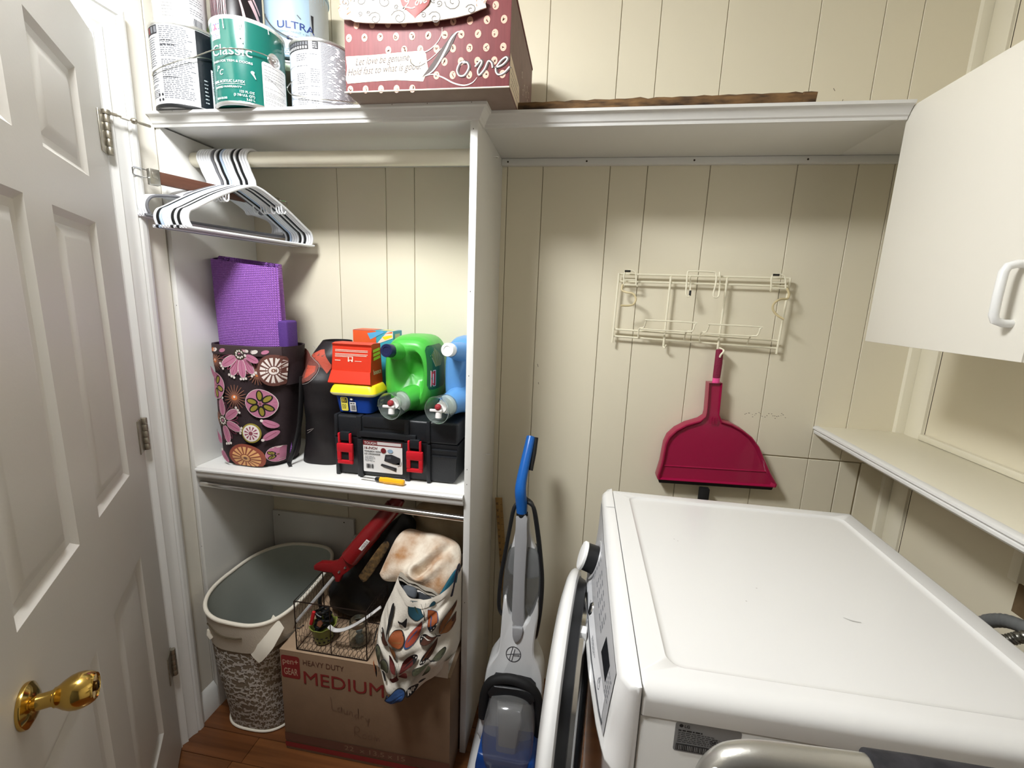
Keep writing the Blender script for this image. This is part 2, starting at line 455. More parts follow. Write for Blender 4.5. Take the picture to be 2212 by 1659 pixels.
for z in (1.81, 1.053, .324):
    g = G().box((.0125, z-.046, .0002), (.052, z+.046, .0028), HINGEM, .001)      # leaf plate on the face edge
    for i in range(5):
        a = z - .0455 + i*.0182
        g.lathe([(.0, a+.0005), (.0068, a+.0005), (.0072, a+.0015), (.0072, a+.0167), (.0068, a+.0177), (.0, a+.0177)], HINGEM, Mx(((1, 0, 0, .0075), (0, 0, 1, 0), (0, -1, 0, .0072), (0, 0, 0, 1))), n=12)
    g.box((-.006, z-.045, -.004), (.004, z+.045, .001), HINGEM, .001)
    h = mk('hinge', g, door)
    if z > 1.5:
        M = frame(V((.0075, z+.050, .0075)), (0, 1, 0))
        q = G().lathe([(0, -.004), (.0085, -.004), (.0095, .001), (.0085, .006), (0, .006)], HINGEM, M, 12)
        # hinge-pin stop: bracket, threaded rod and rubber tip swung towards the wall
        d1 = Mx.Rotation(radians(0), 4, 'Y') @ V((-.55, -.03, .83)); d1.normalize(); o = V((.0075, z+.052, .0075))
        q.tube([o, o + d1*.022], .0038, HINGEM, 8, flat=.5); q.tube([o + d1*.018, o + d1*.082], .0022, HINGEM, 8)
        q.lathe([(0, 0), (.0055, .001), (.0075, .006), (.006, .011), (.003, .013)], HINGEM, frame(o + d1*.050, d1), 12)
        q.lathe([(0, 0), (.0045, 0), (.0045, .016), (.002, .018), (0, .018)], mat('white_rubber', (225, 222, 214), .7), frame(o + d1*.030, d1), 12)
        q.lathe([(0, 0), (.0035, 0), (.0035, .022), (.0025, .024), (0, .024)], HINGEM, frame(o + d1*.068, d1), 10)
        mk('hinge_pin_stop', q, h)
KS, KZ = .768, .893
KM = Mx(((.86, 0, 0, KS), (0, .86, 0, KZ), (0, 0, .86, 0), (0, 0, 0, 1)))
g = G().lathe([(.0, 0.0003), (.034, 0.0003), (.0345, .003), (.0335, .006), (.028, .009), (.022, .0125), (.0165, .014), (.0125, .0145), (.0118, .020), (.012, .03), (.0135, .034)], BRASS, KM, 36)
g2 = G().lathe([(.0135, .034), (.0152, .0345), (.0155, .037), (.0175, .040), (.022, .046), (.0262, .054), (.0278, .062), (.0272, .070), (.0245, .078), (.0215, .083), (.020, .0845), (.0185, .0825), (.0, .0815)], BRASS, KM, 40)
kr = mk('door_knob_rose', g, door, label='polished brass rose')
kk = mk('door_knob', g2, door, label='polished brass knob with lock button')
mk('lock_button', G().lathe([(0, .0816), (.0075, .0816), (.0075, .086), (.006, .087), (0, .087)], mat('dark_brass', (96, 74, 40), .35, 1), KM, 20).box((KS-.0007, KZ-.0045, .0740), (KS+.0007, KZ+.0045, .0755), BLACKM), kk)

# flush dome lamp under the ceiling: the light of the room
lamp = T('ceiling_lamp', 'round frosted dome lamp mounted flush on the ceiling', 'lamp', (LX, LY, H))
lamp.p('base_plate', G().lathe([(0, 0), (.215, 0), (.215, -.018), (.205, -.0225), (0, -.0225)], STEEL, Mx.Translation((LX, LY, H - .0005)), 40))
lamp.p('glass_dome', G().lathe([(.20, -.022), (.197, -.036), (.18, -.060), (.147, -.080), (.10, -.093), (.05, -.1), (0, -.102)], mat('frosted_lamp_glass', (255, 250, 240), .6, emit=LAMP_W, ecol=(.965, .985, 1.0)), Mx.Translation((LX, LY, H)), 48), smooth=80)

# ================================================================ CLOSET UNIT
cl = T('closet_unit', 'white built-in closet with hanging rod, middle shelf and open right side panel', 'closet', (.45, -.17, 0))
cl.p('side_panel', G().box((.0006, -D_, 0), (.0150, -.0005, 1.884), SHELF, .001))
g = G().box((W_, -D_, 0), (W_ + T_, -.0005, 1.8875), SHELF, .001)
dv = cl.p('divider_panel', g)
pr = Print(plane_map((0, -D_, 0), (1, 0, 0), (0, 0, 1)), base=.0002)
for z in (1.862, 1.47, 1.245, .975, .93, .55): pr.ell(W_ + .008, z, .0011, .0018, SCREW, n=7)
for z in (1.4, .62): pr.ell(.008, z, .0011, .0018, SCREW, n=7)
mk('nail_marks', pr.g, cl.e, cl.inv, 0, kind='stuff', fix=False)
# two loose cup-hook curls screwed to the divider's right face
for z in (1.855, .955):
    P = [(W_+T_, -.15, z), (W_+T_+.008, -.15, z)] + [(W_+T_+.008+.007*sin(a), -.15+.007*(1-cos(a)) , z) for a in (.6, 1.3, 2, 2.8, 3.5)]
    cl.p('cup_hook', G().tube(P, .0016, TRIM, 6), dv)
cl.p('top_shelf', G().box((.0008, -D_, 1.888), (W_ + T_, -.0005, ZS), SHELF, .001).box((W_+T_-.001, -.285, 1.888), (1.8795, -.0005, ZS), SHELF, .001).box((1.879, -.281, 1.888), (2.1985, -.0105, ZS), SHELF, .001))
mp = [(.0, 1.880), (.005, 1.880), (.0065, 1.886), (.010, 1.889), (.0115, 1.893), (.0205, 1.904), (.0265, 1.906), (.0275, 1.9125), (0, 1.9125)]
xr = W_ + T_
path = [((.0008, -D_), (0, -1)), ((xr, -D_), (1, -1)), ((xr, -.285), (1, -1)), ((1.8795, -.285), (0, -1))]
cl.p('crown_moulding', G().loft([[V((p[0] + q*n_[0], p[1] + q*n_[1], z)) for q, z in mp] for p, n_ in path], TRIM), smooth=25)
pr = Print(plane_map((0, -D_ - .0275, 0), (1, 0, 0), (0, 0, 1)), base=.0002)
for x in (.085, .34, .50, .60, .70, .79, .90): pr.ell(x, 1.9105, .001, .0012, SCREW, n=6)
mk('nail_marks', pr.g, cl.e, cl.inv, 0, kind='stuff', fix=False)
cl.p('cleat', G().box((.0155, -.019, 1.868), (W_ - .0005, -.0005, 1.8875), SHELF, .001))
g = G().box((xr + .0005, -.018, 1.868), (2.165, -.0005, 1.8875), SHELF, .001)
ct = cl.p('cleat', g)
pr = Print(plane_map((0, -.018, 0), (1, 0, 0), (0, 0, 1)), base=.0002)
for x in (.93, 1.175, 1.49, 1.80): pr.ell(x, 1.878, .003, .003, SCREW, n=8)
mk('screw_holes', pr.g, ct, cl.inv, 0, kind='stuff', fix=False)
RODY, RODZ = -.235, 1.828
rod = cl.p('closet_rod', G().tube([(.0155, RODY, RODZ), (W_ - .0005, RODY, RODZ)], .0205, TRIMC, 24))
cl.p('rod_socket', G().lathe([(.021, 0), (.033, 0), (.033, .008), (.029, .012), (.0212, .012)], TRIMC, frame((.0155, RODY, RODZ), (1, 0, 0)), 28), rod)
# middle shelf with nosing
sh = cl.p('middle_shelf', G().box((.0155, -.338, .877), (W_ - .0005, -.0005, ZM), mat('shelf_top_paint', (233, 232, 228), .35, bump=(35, .05)), .001))
npf = [(-.338, .8975), (-.350, .8975), (-.3535, .894), (-.3535, .889), (-.349, .886), (-.349, .872), (-.345, .866), (-.338, .866)]
cl.p('shelf_nosing', G().loft([[V((x, y, z)) for y, z in npf] for x in (.0255, W_ - .0005)], TRIM), sh)
lr = cl.p('lower_rod', G().tube([(.0155, -.325, .836), (W_ - .0005, -.325, .816)], .0095, CHROME, 20), label='bare metal rod below the middle shelf')
cl.p('rod_cup', G().lathe([(.0097, 0), (.0145, 0), (.0145, .009), (.0097, .009)], STEEL, frame((.0155, -.325, .836), (1, 0, 0)), 20), lr)
bb = cl.p('backing_board', G().box((.0165, -.0145, .40), (.366, -.0005, .588), SHELF, .0015))
pr = Print(plane_map((0, -.0145, 0), (1, 0, 0), (0, 0, 1)), base=.0002)
for x in (.045, .325): pr.ell(x, .572, .0028, .0028, SCREW, n=8)
mk('screw_holes', pr.g, bb, cl.inv, 0, kind='stuff', fix=False)
cl.p('back_cleat', G().box((.37, -.0185, .835), (W_ - .0005, -.0005, .8765), SHELF, .001))

# ================================================================ WALL CABINET
CX, CY, CZ0, CZ1 = 1.8815, -.283, 1.3855, 1.9055
LAM = mat('white_laminate', (231, 227, 216), .42, bump=(90, .02))
cb = T('wall_cabinet', 'plain white laminate wall cabinet hung at the upper right', 'cabinet', (2.03, -.68, CZ0))
cb.p('body', G().box((CX + .0185, -1.085, CZ0 + .002), (2.1995, CY - .001, CZ1 - .002), LAM, .001))
for i, (y0, y1, hy) in enumerate(((-.682, CY, -.650), (-1.086, -.6845, -.716))):
    d = cb.p('door', G().box((CX, y0, CZ0), (CX + .0178, y1, CZ1), LAM, .0012))
    P = [(CX, hy, 1.445), (CX - .012, hy, 1.445), (CX - .024, hy, 1.449), (CX - .028, hy, 1.458)]
    Q = P + [(CX - .0285, hy, 1.49)] + [(x, y, 2*1.492 - z) for x, y, z in reversed(P)]
    cb.p('pull_handle', G().tube(Q, .0065, WHITEP, 12), d)
# ================================================================ PAINT CANS ON THE UPPER SHELF
CAMP = V((1.1932, -1.4913, 1.4542))
def facing(c): return math.atan2(CAMP.y - c[1], CAMP.x - c[0])
TIN = mat('tinplate', (200, 200, 198), .3, .85)
PAPER = mat('white_label_paper', (214, 215, 218), .4)
INK = mat('black_ink', (38, 38, 42), .6)
GINK = mat('grey_ink', (104, 106, 112), .6)
WINK = mat('white_ink', (240, 241, 240), .5)
BINK = mat('barcode_ink', (50, 52, 60), .6)

def can(label, c, r, h, bm, z0=ZS, rim=TIN, bottom=None):
    c = V((c[0], c[1], z0 + .0004))
    t = T('paint_can', label, 'paint can', c, group='paint cans stacked on the upper shelf')
    M = Mx.Translation(c)
    t.p('can_body', G().lathe([(0, .003), (r-.006, .003), (r-.004, 0), (r-.0005, .0015), (r, .005), (r, h-.006)], bm, M, 48))
    if bottom: t.p('bottom_rim', G().lathe([(r-.004, 0), (r-.0002, .0008), (r+.0008, .004), (r+.0006, .008), (r-.0002, .0085)], bottom, M, 48))
    t.p('top_rim', G().lathe([(r, h-.009), (r+.0014, h-.006), (r+.0014, h-.001), (r-.001, h), (r-.007, h-.001), (r-.012, h-.006), (r-.013, h-.002)], rim, M, 48))
    t.p('lid', G().lathe([(r-.013, h-.003), (r-.018, h-.003), (r-.022, h-.006), (0, h-.006)], TIN, M, 40))
    return t, c
def ear(t, c, r, a, z, m=TIN, size=.018):
    M = frame(V((c.x + r*cos(a), c.y + r*sin(a), c.z + z)), (cos(a), sin(a), 0), (0, 0, 1))
    k = size/.018
    return t.p('handle_ear', G().lathe([(.018*k, -.002), (.018*k, .0015), (.0155*k, .0035), (.012*k, .0038), (.0105*k, .0016), (.0065*k, .0014), (.005*k, .006), (.003*k, .0075), (0, .008)], m, M, 24))
def bail(t, c, pts, m=STEEL, parent=None, r=.0014):
    """wire handle through (angle, radius, z) points"""
    P = [(c.x + q*cos(a), c.y + q*sin(a), c.z + z) for a, q, z in spl(pts, 8)]
    return t.p('wire_handle', G().tube(P, r, m, 6), parent)
D_2 = radians

# 1: white can with fine print, far left of the front row
a0 = facing((.093, -.3015))
t, c = can('white paint can covered in fine print, front row beside the left wall', (.093, -.3015), .0855, .2, PAPER, bottom=BLACK)
cm = cyl_map(c, .0855, a0)
rr = .0855
pr = Print(cm, .012)
DEG = rr*pi/180
pr.rect(10*DEG, .0095, 95*DEG, .19, mat('black_label', (16, 22, 28), .35))
pr.rect(-88*DEG, .170, -50*DEG, .19, INK); pr.layer()
for i in range(4):
    pr.rect((-84+i*9)*DEG, .173, (-78+i*9)*DEG, .187, mat('dark_red_ink', (120, 52, 50), .6) if i == 1 else GINK)
pr.lines(-86*DEG, .06, -54*DEG, .165, 20, GINK, .4)
pr.lines(-86*DEG, .024, -54*DEG, .056, 8, GINK, .4)
for k in range(4): pr.ell((-58+8*(k % 2))*DEG, .018+.012*(k//2), .0035, .0035, INK, n=8)
pr.lines(-46*DEG, .02, 7*DEG, .188, 38, GINK, .45, dash=.008)
for v in (.152, .142, .068): pr.lines(-46*DEG, v, -18*DEG, v+.0045, 1, INK, .6, skip=0)
pr.lines(18*DEG, .02, 24*DEG, .1, 9, mat('silver_ink', (170, 178, 182), .4), .3, dash=.004)
pr.layer().rect(30*DEG, .012, 92*DEG, .11, PAPER).layer()
pr.lines(32*DEG, .05, 70*DEG, .105, 13, INK, .4); pr.bars(36*DEG, .014, 58*DEG, .045, BINK)
pr.done(t, 'printed_label')
bail(t, c, [(a0 - D_2(80), rr+.001, .082), (a0 - D_2(64), rr+.004, .082), (a0 - D_2(30), rr+.010, .094), (a0 + D_2(0), rr+.011, .118), (a0 + D_2(24), rr+.006, .132), (a0 + D_2(50), rr+.002, .138)])

# 2: green can
GREEN = mat('green_enamel', (14, 98, 88), .2, coat=.4)
cc = (.275, -.305); a0 = facing(cc)
t, c = can('green paint can with white lettering and paint drips on its rim', cc, .0855, .2, GREEN, rim=mat('paint_smeared_rim', (226, 232, 228), .5, noise=(60, .5), rgb2=(150, 170, 165)), bottom=TIN)
pr = Print(cyl_map(c, rr, a0), .012)
BLUEL = mat('logo_blue', (38, 62, 168), .4); PINKL = mat('logo_pink', (222, 96, 120), .4); LBLU = mat('label_light_blue', (150, 190, 222), .4)
pr.rect(-66*DEG, .148, -45*DEG, .192, WINK).rect(-65*DEG, .163, -46*DEG, .191, BLUEL)
pr.layer().ell(-55.5*DEG, .171, .006, .0035, PINKL).ell(-55.5*DEG, .176, .0035, .006, PINKL).ell(-55.5*DEG, .185, .0025, .0025, WINK)
pr.lines(-65*DEG, .150, -46*DEG, .161, 3, BLUEL, .4, skip=0)
pr.text('Classic', -66*DEG, .112, .034, WINK, bold=.008, width=70*DEG)
pr.text('FINISH FOR TRIM & DOORS', -66*DEG, .096, .0072, WINK, bold=.02, width=70*DEG)
pr.text('P', -57*DEG, .077, .017, WINK, shear=.3).text('C', -51*DEG, .068, .017, WINK, shear=.3)
pr.text('100% ACRYLIC LATEX', -66*DEG, .05, .0085, WINK, bold=.03, width=57*DEG)
pr.rect(-60*DEG, .0465, -9*DEG, .0472, WINK)
pr.text('LIMITED WARRANTY', -64*DEG, .038, .0062, WINK, bold=.03, width=50*DEG)
for i, s_ in enumerate(('123 FL OZ', '(3 7/8 U.S. QT)', '3.63 L')): pr.text(s_, 4*DEG, .028 - i*.0085, .0075, WINK, 'r', bold=.03)
pr.text('SEMI-GLOSS', -60*DEG, .012, .0062, WINK, bold=.02)
pr.lines(-20*DEG, .0035, 4*DEG, .0085, 2, WINK, .5, skip=0)
pr.rrect(17*DEG, .004, 66*DEG, .112, .006, mat('grey_white_label', (206, 206, 204), .5)); pr.layer()
pr.lines(20*DEG, .066, 62*DEG, .106, 12, GINK, .35, skip=.3); pr.lines(20*DEG, .008, 62*DEG, .055, 14, GINK, .3, skip=.35)
pr.stroke([(22*DEG, .08), (45*DEG, .064), (63*DEG, .056)], .0012, GINK)
for u, v0, w_ in ((-37, .168, .0016), (-13, .150, .004), (-10, .14, .0025), (30, .18, .002)):
    pr.stroke([(u*DEG, .195), (u*DEG+.001, (v0+.195)/2), (u*DEG+.002, v0)], [w_*1.6, w_*.8, w_*1.3], WINK)
pr.stroke([(2*DEG, .078), (5*DEG, .07), (7*DEG, .064)], [.006, .003, .0015], WINK).ell(3*DEG, .078, .004, .003, WINK)
pr.done(t, 'printed_label')
e_ = ear(t, c, rr, a0 + D_2(40), .124)
bail(t, c, [(a0 + D_2(41), rr+.006, .124), (a0 + D_2(30), rr+.008, .126), (a0 + D_2(0), rr+.011, .124), (a0 - D_2(30), rr+.014, .118), (a0 - D_2(62), rr+.024, .110), (a0 - D_2(80), rr+.040, .104)], parent=e_)

# 3: right white can
cc = (.425, -.204); a0 = facing(cc)
t, c = can('white printed paint can between the green can and the keepsake box', cc, .0845, .197, PAPER, bottom=TIN)
rr = .0845; DEG = rr*pi/180
pr = Print(cyl_map(c, rr, a0), .012)
pr.rect(-75*DEG, .168, -24*DEG, .188, INK).rect(-17*DEG, .17, -7*DEG, .188, INK); pr.layer()
for i in range(9):
    pr.rect((-73+i*5.4)*DEG, .1705, (-70+i*5.4)*DEG, .1765, WINK).rect((-74+i*5.6)*DEG, .179, (-70.5+i*5.6)*DEG, .186, GINK)
pr.lines(-16*DEG, .172, -8*DEG, .186, 3, WINK, .4, skip=0)
pr.lines(-50*DEG, .012, -26*DEG, .16, 32, GINK, .35, skip=.25); pr.lines(-22*DEG, .012, -5*DEG, .165, 30, GINK, .35, skip=.35)
FADED = mat('faded_blue_print', (205, 212, 224), .5)
for k in range(5): pr.rect(-76*DEG, .012+k*.03, -54*DEG, .034+k*.03, FADED)
pr.lines(-3*DEG, .006, 86*DEG, .188, 50, mat('dark_grey_ink', (128, 130, 138), .6), .42, dash=.03, skip=.02)
pr.done(t, 'printed_label', kind='stuff')
bail(t, c, [(a0 - D_2(66), rr+.003, .098), (a0 - D_2(74), rr+.012, .084), (a0 - D_2(60), rr+.010, .062), (a0 - D_2(25), rr+.006, .050), (a0 + D_2(5), rr+.006, .050), (a0 + D_2(40), rr+.006, .062), (a0 + D_2(80), rr+.003, .08)])

# back row, lower: the can under the blue pail and one hidden support by the wall
cc = (.272, -.100); a0 = facing(cc)
OLIVE = mat('grey_green_label', (128, 128, 112), .5)
t, c = can('grey-green paint can with a dark letter O, under the pale blue pail', cc, .0845, .2, OLIVE)
DEG = .0845*pi/180
pr = Print(cyl_map(c, .0845, a0), .012)
pr.text('O', 38*DEG, .045, .032, mat('navy_ink', (30, 40, 70), .5), bold=.05)
pr.lines(30*DEG, .010, 62*DEG, .036, 4, INK, .5, skip=0).lines(30*DEG, .085, 60*DEG, .11, 4, INK, .4, skip=0)
pr.rect(-80*DEG, .17, 80*DEG, .19, mat('pale_green_label', (190, 210, 180), .5))
pr.done(t, 'printed_label')
t, c = can('paint can in the back corner behind the printed white can', (.095, -.108), .0845, .2, TIN)

# upper row
cc = (.077, -.303); a0 = facing(cc); rr = .0605; DEG = rr*pi/180
t, c = can('grey paint can standing on the left white can', cc, rr, .17, mat('grey_tin_label', (196, 196, 192), .4, noise=(30, .5), rgb2=(170, 170, 168)), z0=ZS + .2006)
pr = Print(cyl_map(c, rr, a0), .012)
pr.rect(2*DEG, .008, 62*DEG, .15, PAPER).layer()
pr.lines(20*DEG, .09, 56*DEG, .11, 2, GINK, .5, skip=0).lines(20*DEG, .04, 56*DEG, .085, 8, GINK, .3); pr.bars(26*DEG, .012, 50*DEG, .034, BINK, 12)
pr.ell(74*DEG, .03, .006, .009, mat('leaf_green_print', (150, 196, 110), .5))
pr.lines(-40*DEG, .02, -5*DEG, .12, 14, mat('speckle_ink', (150, 150, 152), .5), .3, dash=.004)
pr.done(t, 'printed_label')
cc = (.174, -.213); a0 = facing(cc); rr = .0635; DEG = rr*pi/180
t, c = can('black paint can with gold lettering and pink paint runs, in the upper row', cc, rr, .17, mat('black_can_label', (26, 20, 24), .3), z0=ZS + .2006)
pr = Print(cyl_map(c, rr, a0), .01)
GOLD = mat('gold_ink', (176, 142, 92), .4, .3)
pr.text('here', -26*DEG, .028, .042, GOLD, width=78*DEG)
PINKP = mat('pink_paint_run', (226, 190, 196), .4)
for u in range(-74, -22, 5): pr.stroke([(u*DEG, .12), (u*DEG+.0005, .03 + random.random()*.03)], [.004*random.random()+.001, .001], PINKP)
pr.stroke([(-27*DEG, .14), (-26.5*DEG, .06), (-27*DEG, .003)], .0016, PINKP)
pr.stroke([(5*DEG, .12), (12*DEG, .09), (15*DEG, .072)], [.004, .006, .008], PINKP).stroke([(30*DEG, .12), (55*DEG, .08)], .012, PINKP).stroke([(38*DEG, .13), (60*DEG, .1)], .006, PINKP)
pr.done(t, 'printed_label')
# pale blue pail
cc = (.292, -.112); a0 = facing(cc); rr = .0875; DEG = rr*pi/180; z0 = ZS + .2006
PAILB = mat('pale_blue_plastic', (168, 194, 212), .35)
c = V((cc[0], cc[1], z0 + .0004))
t = T('paint_pail', 'pale blue plastic paint pail with navy lettering, topmost of the back row', 'paint can', c, group='paint cans stacked on the upper shelf')
t.p('pail_body', G().lathe([(0, .002), (rr-.004, 0), (rr-.001, .004), (rr, .19), (rr+.004, .192), (rr+.004, .2), (rr-.002, .2), (rr-.004, .19), (0, .19)], PAILB, Mx.Translation(c), 48))
pr = Print(cyl_map(c, rr-.0006, a0), .012)
NAVY = mat('navy_print', (48, 66, 130), .4); GREYB = mat('grey_blue_print', (150, 160, 170), .4)
pr.rect(22*DEG, .004, 88*DEG, .186, mat('grey_label_side', (170, 178, 182), .4))
pr.text('ULTRA', -36*DEG, .072, .026, NAVY, bold=.025, width=66*DEG)
pr.text('INTERIOR PAINT + PRIMER', -42*DEG, .061, .0075, GREYB, width=76*DEG)
pr.ell(-4*DEG, .036, .020, .015, GREYB).layer().ell(-4*DEG, .038, .018, .014, mat('pale_badge', (214, 220, 232), .4)); pr.layer().rect(-19*DEG, .043, 11*DEG, .052, NAVY)
pr.layer().rect(-15*DEG, .0445, 7*DEG, .0505, WINK)
pr.layer().poly([(24*DEG, .12), (29*DEG, .12), (28*DEG, .078), (26*DEG, .074)], INK).stroke([(30*DEG, .055), (36*DEG, .045), (40*DEG, .03)], .003, INK)
pr.stroke([(0, .108), (6*DEG, .1)], .003, GINK)
pr.lines(-34*DEG, .008, -10*DEG, .022, 3, GREYB, .3, skip=0)
pr.done(t, 'printed_label')
e_ = t.p('handle_lug', G().box((-.012, -.013, 0), (.012, .013, .012), BLACK, .003, frame(V((c.x + rr*cos(a0+D_2(74)), c.y + rr*sin(a0+D_2(74)), c.z + .055)), (cos(a0+D_2(74)), sin(a0+D_2(74)), 0), (0, 0, 1))))
bail(t, c, [(a0 + D_2(70), rr+.010, .052), (a0 + D_2(45), rr+.012, .028), (a0 + D_2(20), rr+.008, .030), (a0 - D_2(10), rr+.006, .042), (a0 - D_2(36), rr+.008, .062), (a0 - D_2(52), rr+.012, .09), (a0 - D_2(62), rr+.006, .11)], mat('dull_wire', (110, 112, 114), .4, .7), e_, .0018)

# ================================================================ KEEPSAKE BOX
BX0, BX1, BY, BYB, BH = .614, 1.0, -.428, -.055, .203
MAROON = mat('maroon_print_card', (116, 58, 60), .55, noise=(40, .5), rgb2=(96, 46, 48), stretch=(5, 1, .4))
BROWNS = mat('brown_side_card', (128, 98, 92), .6, noise=(30, .5), rgb2=(104, 78, 74))
KRAFTB = mat('grey_brown_base_card', (150, 132, 122), .7, noise=(30, .3))
CRM = mat('cream_print', (222, 206, 184), .6, noise=(30, .5), rgb2=(224, 200, 176)); CRM2 = mat('ivory_print', (222, 214, 200), .6)
DOT = mat('rose_dot_print', (206, 158, 138), .6); GSC = mat('charcoal_scroll_print', (92, 88, 84), .6); DRK = mat('dark_script', (62, 48, 44), .6); WSC = mat('ivory_script', (232, 224, 212), .6)
bx = T('keepsake_box', 'maroon dotted keepsake box with scripted Love lettering and a cream scrolled flap', 'box', ((BX0+BX1)/2, (BY+BYB)/2, ZS+.0005))
z0 = ZS + .0008
g = G().box((BX0, BY, z0 + .0006), (BX1, BYB, z0 + BH), MAROON, .0015)
body = bx.p('box_body', g)
bx.p('base_panel', G().box((BX0 + .001, BY + .0015, z0), (BX1 - .001, BYB - .001, z0 + .0012), KRAFTB))
bx.p('edge_binding', G().tube([(BX0 - .003, BY - .0005, z0 + .001), (BX1 + .001, BY - .0005, z0 + .001)], .0016, CRM2, 6))
K = .00109
def lb(X, Y): return ((X/4.096 - 42)*K, (200 - 14*(X/4.096 - 42)/356 - Y/4.096)*.00097)
pr = Print(plane_map((BX0, BY, z0), (1, 0, 0), (0, 0, 1)), .05)
rnd = random.Random(3)
for j in range(8):
    for i in range(-1, 12):
        X = 215 + i*142 + (72 if j % 2 else 0); Y = 790 - j*112 + (i*-3)
        if 165 < X < 1640 and (Y > 740 or Y < 450 or X > 940):
            u, v = lb(X, Y)
            if v > .004 and u < BX1-BX0-.006:
                pr.ell(u, v, .0072, .0084, DOT, n=12)
                for q in range(3): pr.stroke([(u + rnd.uniform(-.004, .004), v + rnd.uniform(-.004, .005)), (u + rnd.uniform(-.004, .004), v + rnd.uniform(-.005, .004))], .0013, CRM)
pr.layer(); pg = [lb(*q) for q in ((182, 500), (430, 488), (640, 470), (885, 452), (905, 480), (915, 560), (925, 610), (895, 680), (880, 715), (640, 705), (420, 718), (190, 738), (175, 700), (190, 600))]
pr.poly(pg, CRM).layer()
u, v = lb(270, 580); pr.text('Let love be genuine', u, v, .022, DRK, shear=.42, width=490/4.096*K, rot=.045)
u, v = lb(195, 670); pr.text('Hold fast to what is good.', u, v, .022, DRK, shear=.42, width=665/4.096*K, rot=.045)
def sc(pts, w_, m, n=8, tap=False): pr.stroke(spl([lb(*q) for q in pts], n), w_, m, tap)
pr.layer(); pr.poly([lb(*q) for q in ((1130, 320), (1175, 300), (1120, 440), (960, 640), (870, 680), (960, 560), (1040, 440))], DRK); pr.layer()
sc([(1045, 260), (1040, 320), (1000, 390), (930, 450), (850, 480), (790, 500), (770, 540), (790, 575), (840, 575), (920, 540), (985, 490), (1040, 435)], .0024, WSC, tap=True)
sc([(770, 520), (775, 560), (830, 590), (900, 560)], .0016, GSC)
sc([(1215, 298), (1170, 305), (1120, 360), (1080, 440), (1020, 550), (960, 630), (880, 678)], .0042, WSC, tap=True)
sc([(880, 678), (960, 655), (1050, 680), (1150, 730), (1240, 748), (1310, 725), (1350, 680)], .0028, WSC, tap=True)
for off, mm, ww in ((8, DRK, .0055), (0, WSC, .0026)):
    pr.layer()
    sc([(1245+off, 545), (1200+off, 560), (1175+off, 620), (1195+off, 665), (1240+off, 660), (1275+off, 600), (1260+off, 555), (1225+off, 560)], ww, mm)
    sc([(1330+off, 590), (1375+off, 540), (1385+off, 560), (1355+off, 620), (1365+off, 660), (1410+off, 610), (1440+off, 545), (1470+off, 560), (1478+off, 600)], ww, mm)
    sc([(1500+off, 600), (1560+off, 575), (1600+off, 530), (1585+off, 512), (1540+off, 550), (1505+off, 610), (1525+off, 655), (1575+off, 640), (1622+off, 590)], ww, mm)
pr.done(bx, 'front_print', body)
# side print (parchment strip and scrolls on the right side)
pr = Print(plane_map((BX1, BY, z0), (0, 1, 0), (0, 0, 1)), .05)
pr.poly([(.003, .004), (.16, .004), (.14, .06), (.004, .07)], CRM); pr.layer().lines(.02, .01, .13, .055, 4, DRK, .2, skip=0)
for k in range(9):
    a, b = .17 + rnd.random()*.17, .02 + rnd.random()*.15
    pr.stroke([(a + .014*cos(q*.7)*(1-q/9), b + .014*sin(q*.7)*(1-q/9)) for q in range(9)], .0018, CRM)
pr.done(bx, 'side_print', body, kind='stuff')
bx.p('side_panel', G().box((BX1 - .0002, BY + .001, z0 + .001), (BX1 + .0002, BYB, z0 + BH - .001), BROWNS), body)
# flap hanging from the lid, torn edge, heart
fl_pts = [lb(*q) for q in ((150, -60), (160, 60), (150, 130), (165, 190), (200, 212), (260, 215), (300, 235), (400, 244), (560, 250), (700, 252), (820, 248), (940, 240), (1060, 228), (1180, 212), (1290, 188), (1380, 150), (1425, 135), (1415, 95), (1425, 70), (1390, 50), (1400, 10), (1380, -60))]
def flap_y(v): return BY - .004 - .012*max(0, (v-.203+.06))*0 - .010*(1 - min(1, max(0, (v-.14)/.07)))
g = G(); n = len(fl_pts)
tr = geometry.tessellate_polygon([[V((a, b, 0)) for a, b in fl_pts]])
fv = [V((BX0+a, flap_y(b), z0+b)) for a, b in fl_pts]; bv = [p + V((0, .003, 0)) for p in fv]
g.add(fv + bv, [list(q) for q in tr] + [[n+i for i in q] for q in tr] + [[i, (i+1) % n, n+(i+1) % n, n+i] for i in range(n)], CRM2)
flap = bx.p('lid_flap', g, smooth=20)
bx.p('lid', G().box((BX0 - .003, BY - .004, z0 + BH), (BX1 + .002, BYB, z0 + BH + .006), MAROON, .001))
pr = Print(lambda u, v, k: V((BX0+u, flap_y(v)-k, z0+v)), .02)
def spir(cx, cy, r, turns, st, w_, m, sgn=1):
    pr.stroke([lb(cx + r*(1-.85*q/(turns*10))*cos(st + sgn*q*.63), cy + r*(1-.85*q/(turns*10))*sin(st + sgn*q*.63)) for q in range(int(turns*10)+1)], w_, m)
for cx, cy, r, st, sg in ((345, 50, 60, 3, 1), (205, 60, 38, 1, -1), (455, 30, 22, 0, 1), (565, 65, 66, 5.5, -1), (480, 210, 62, 3.5, 1), (345, 165, 22, 2, -1), (690, 205, 72, 3.4, 1), (665, 110, 22, 1, 1), (980, 60, 26, 1, 1), (1030, 90, 30, 2, -1), (1150, 80, 74, 3.2, -1), (1000, 215, 60, 3.6, 1), (1300, 150, 48, 3.5, 1), (1290, 10, 48, 0, -1), (900, 190, 26, 4, 1), (420, 155, 16, 2, 1)):
    spir(cx, cy, r, 1.35, st, .0021, GSC, sg)
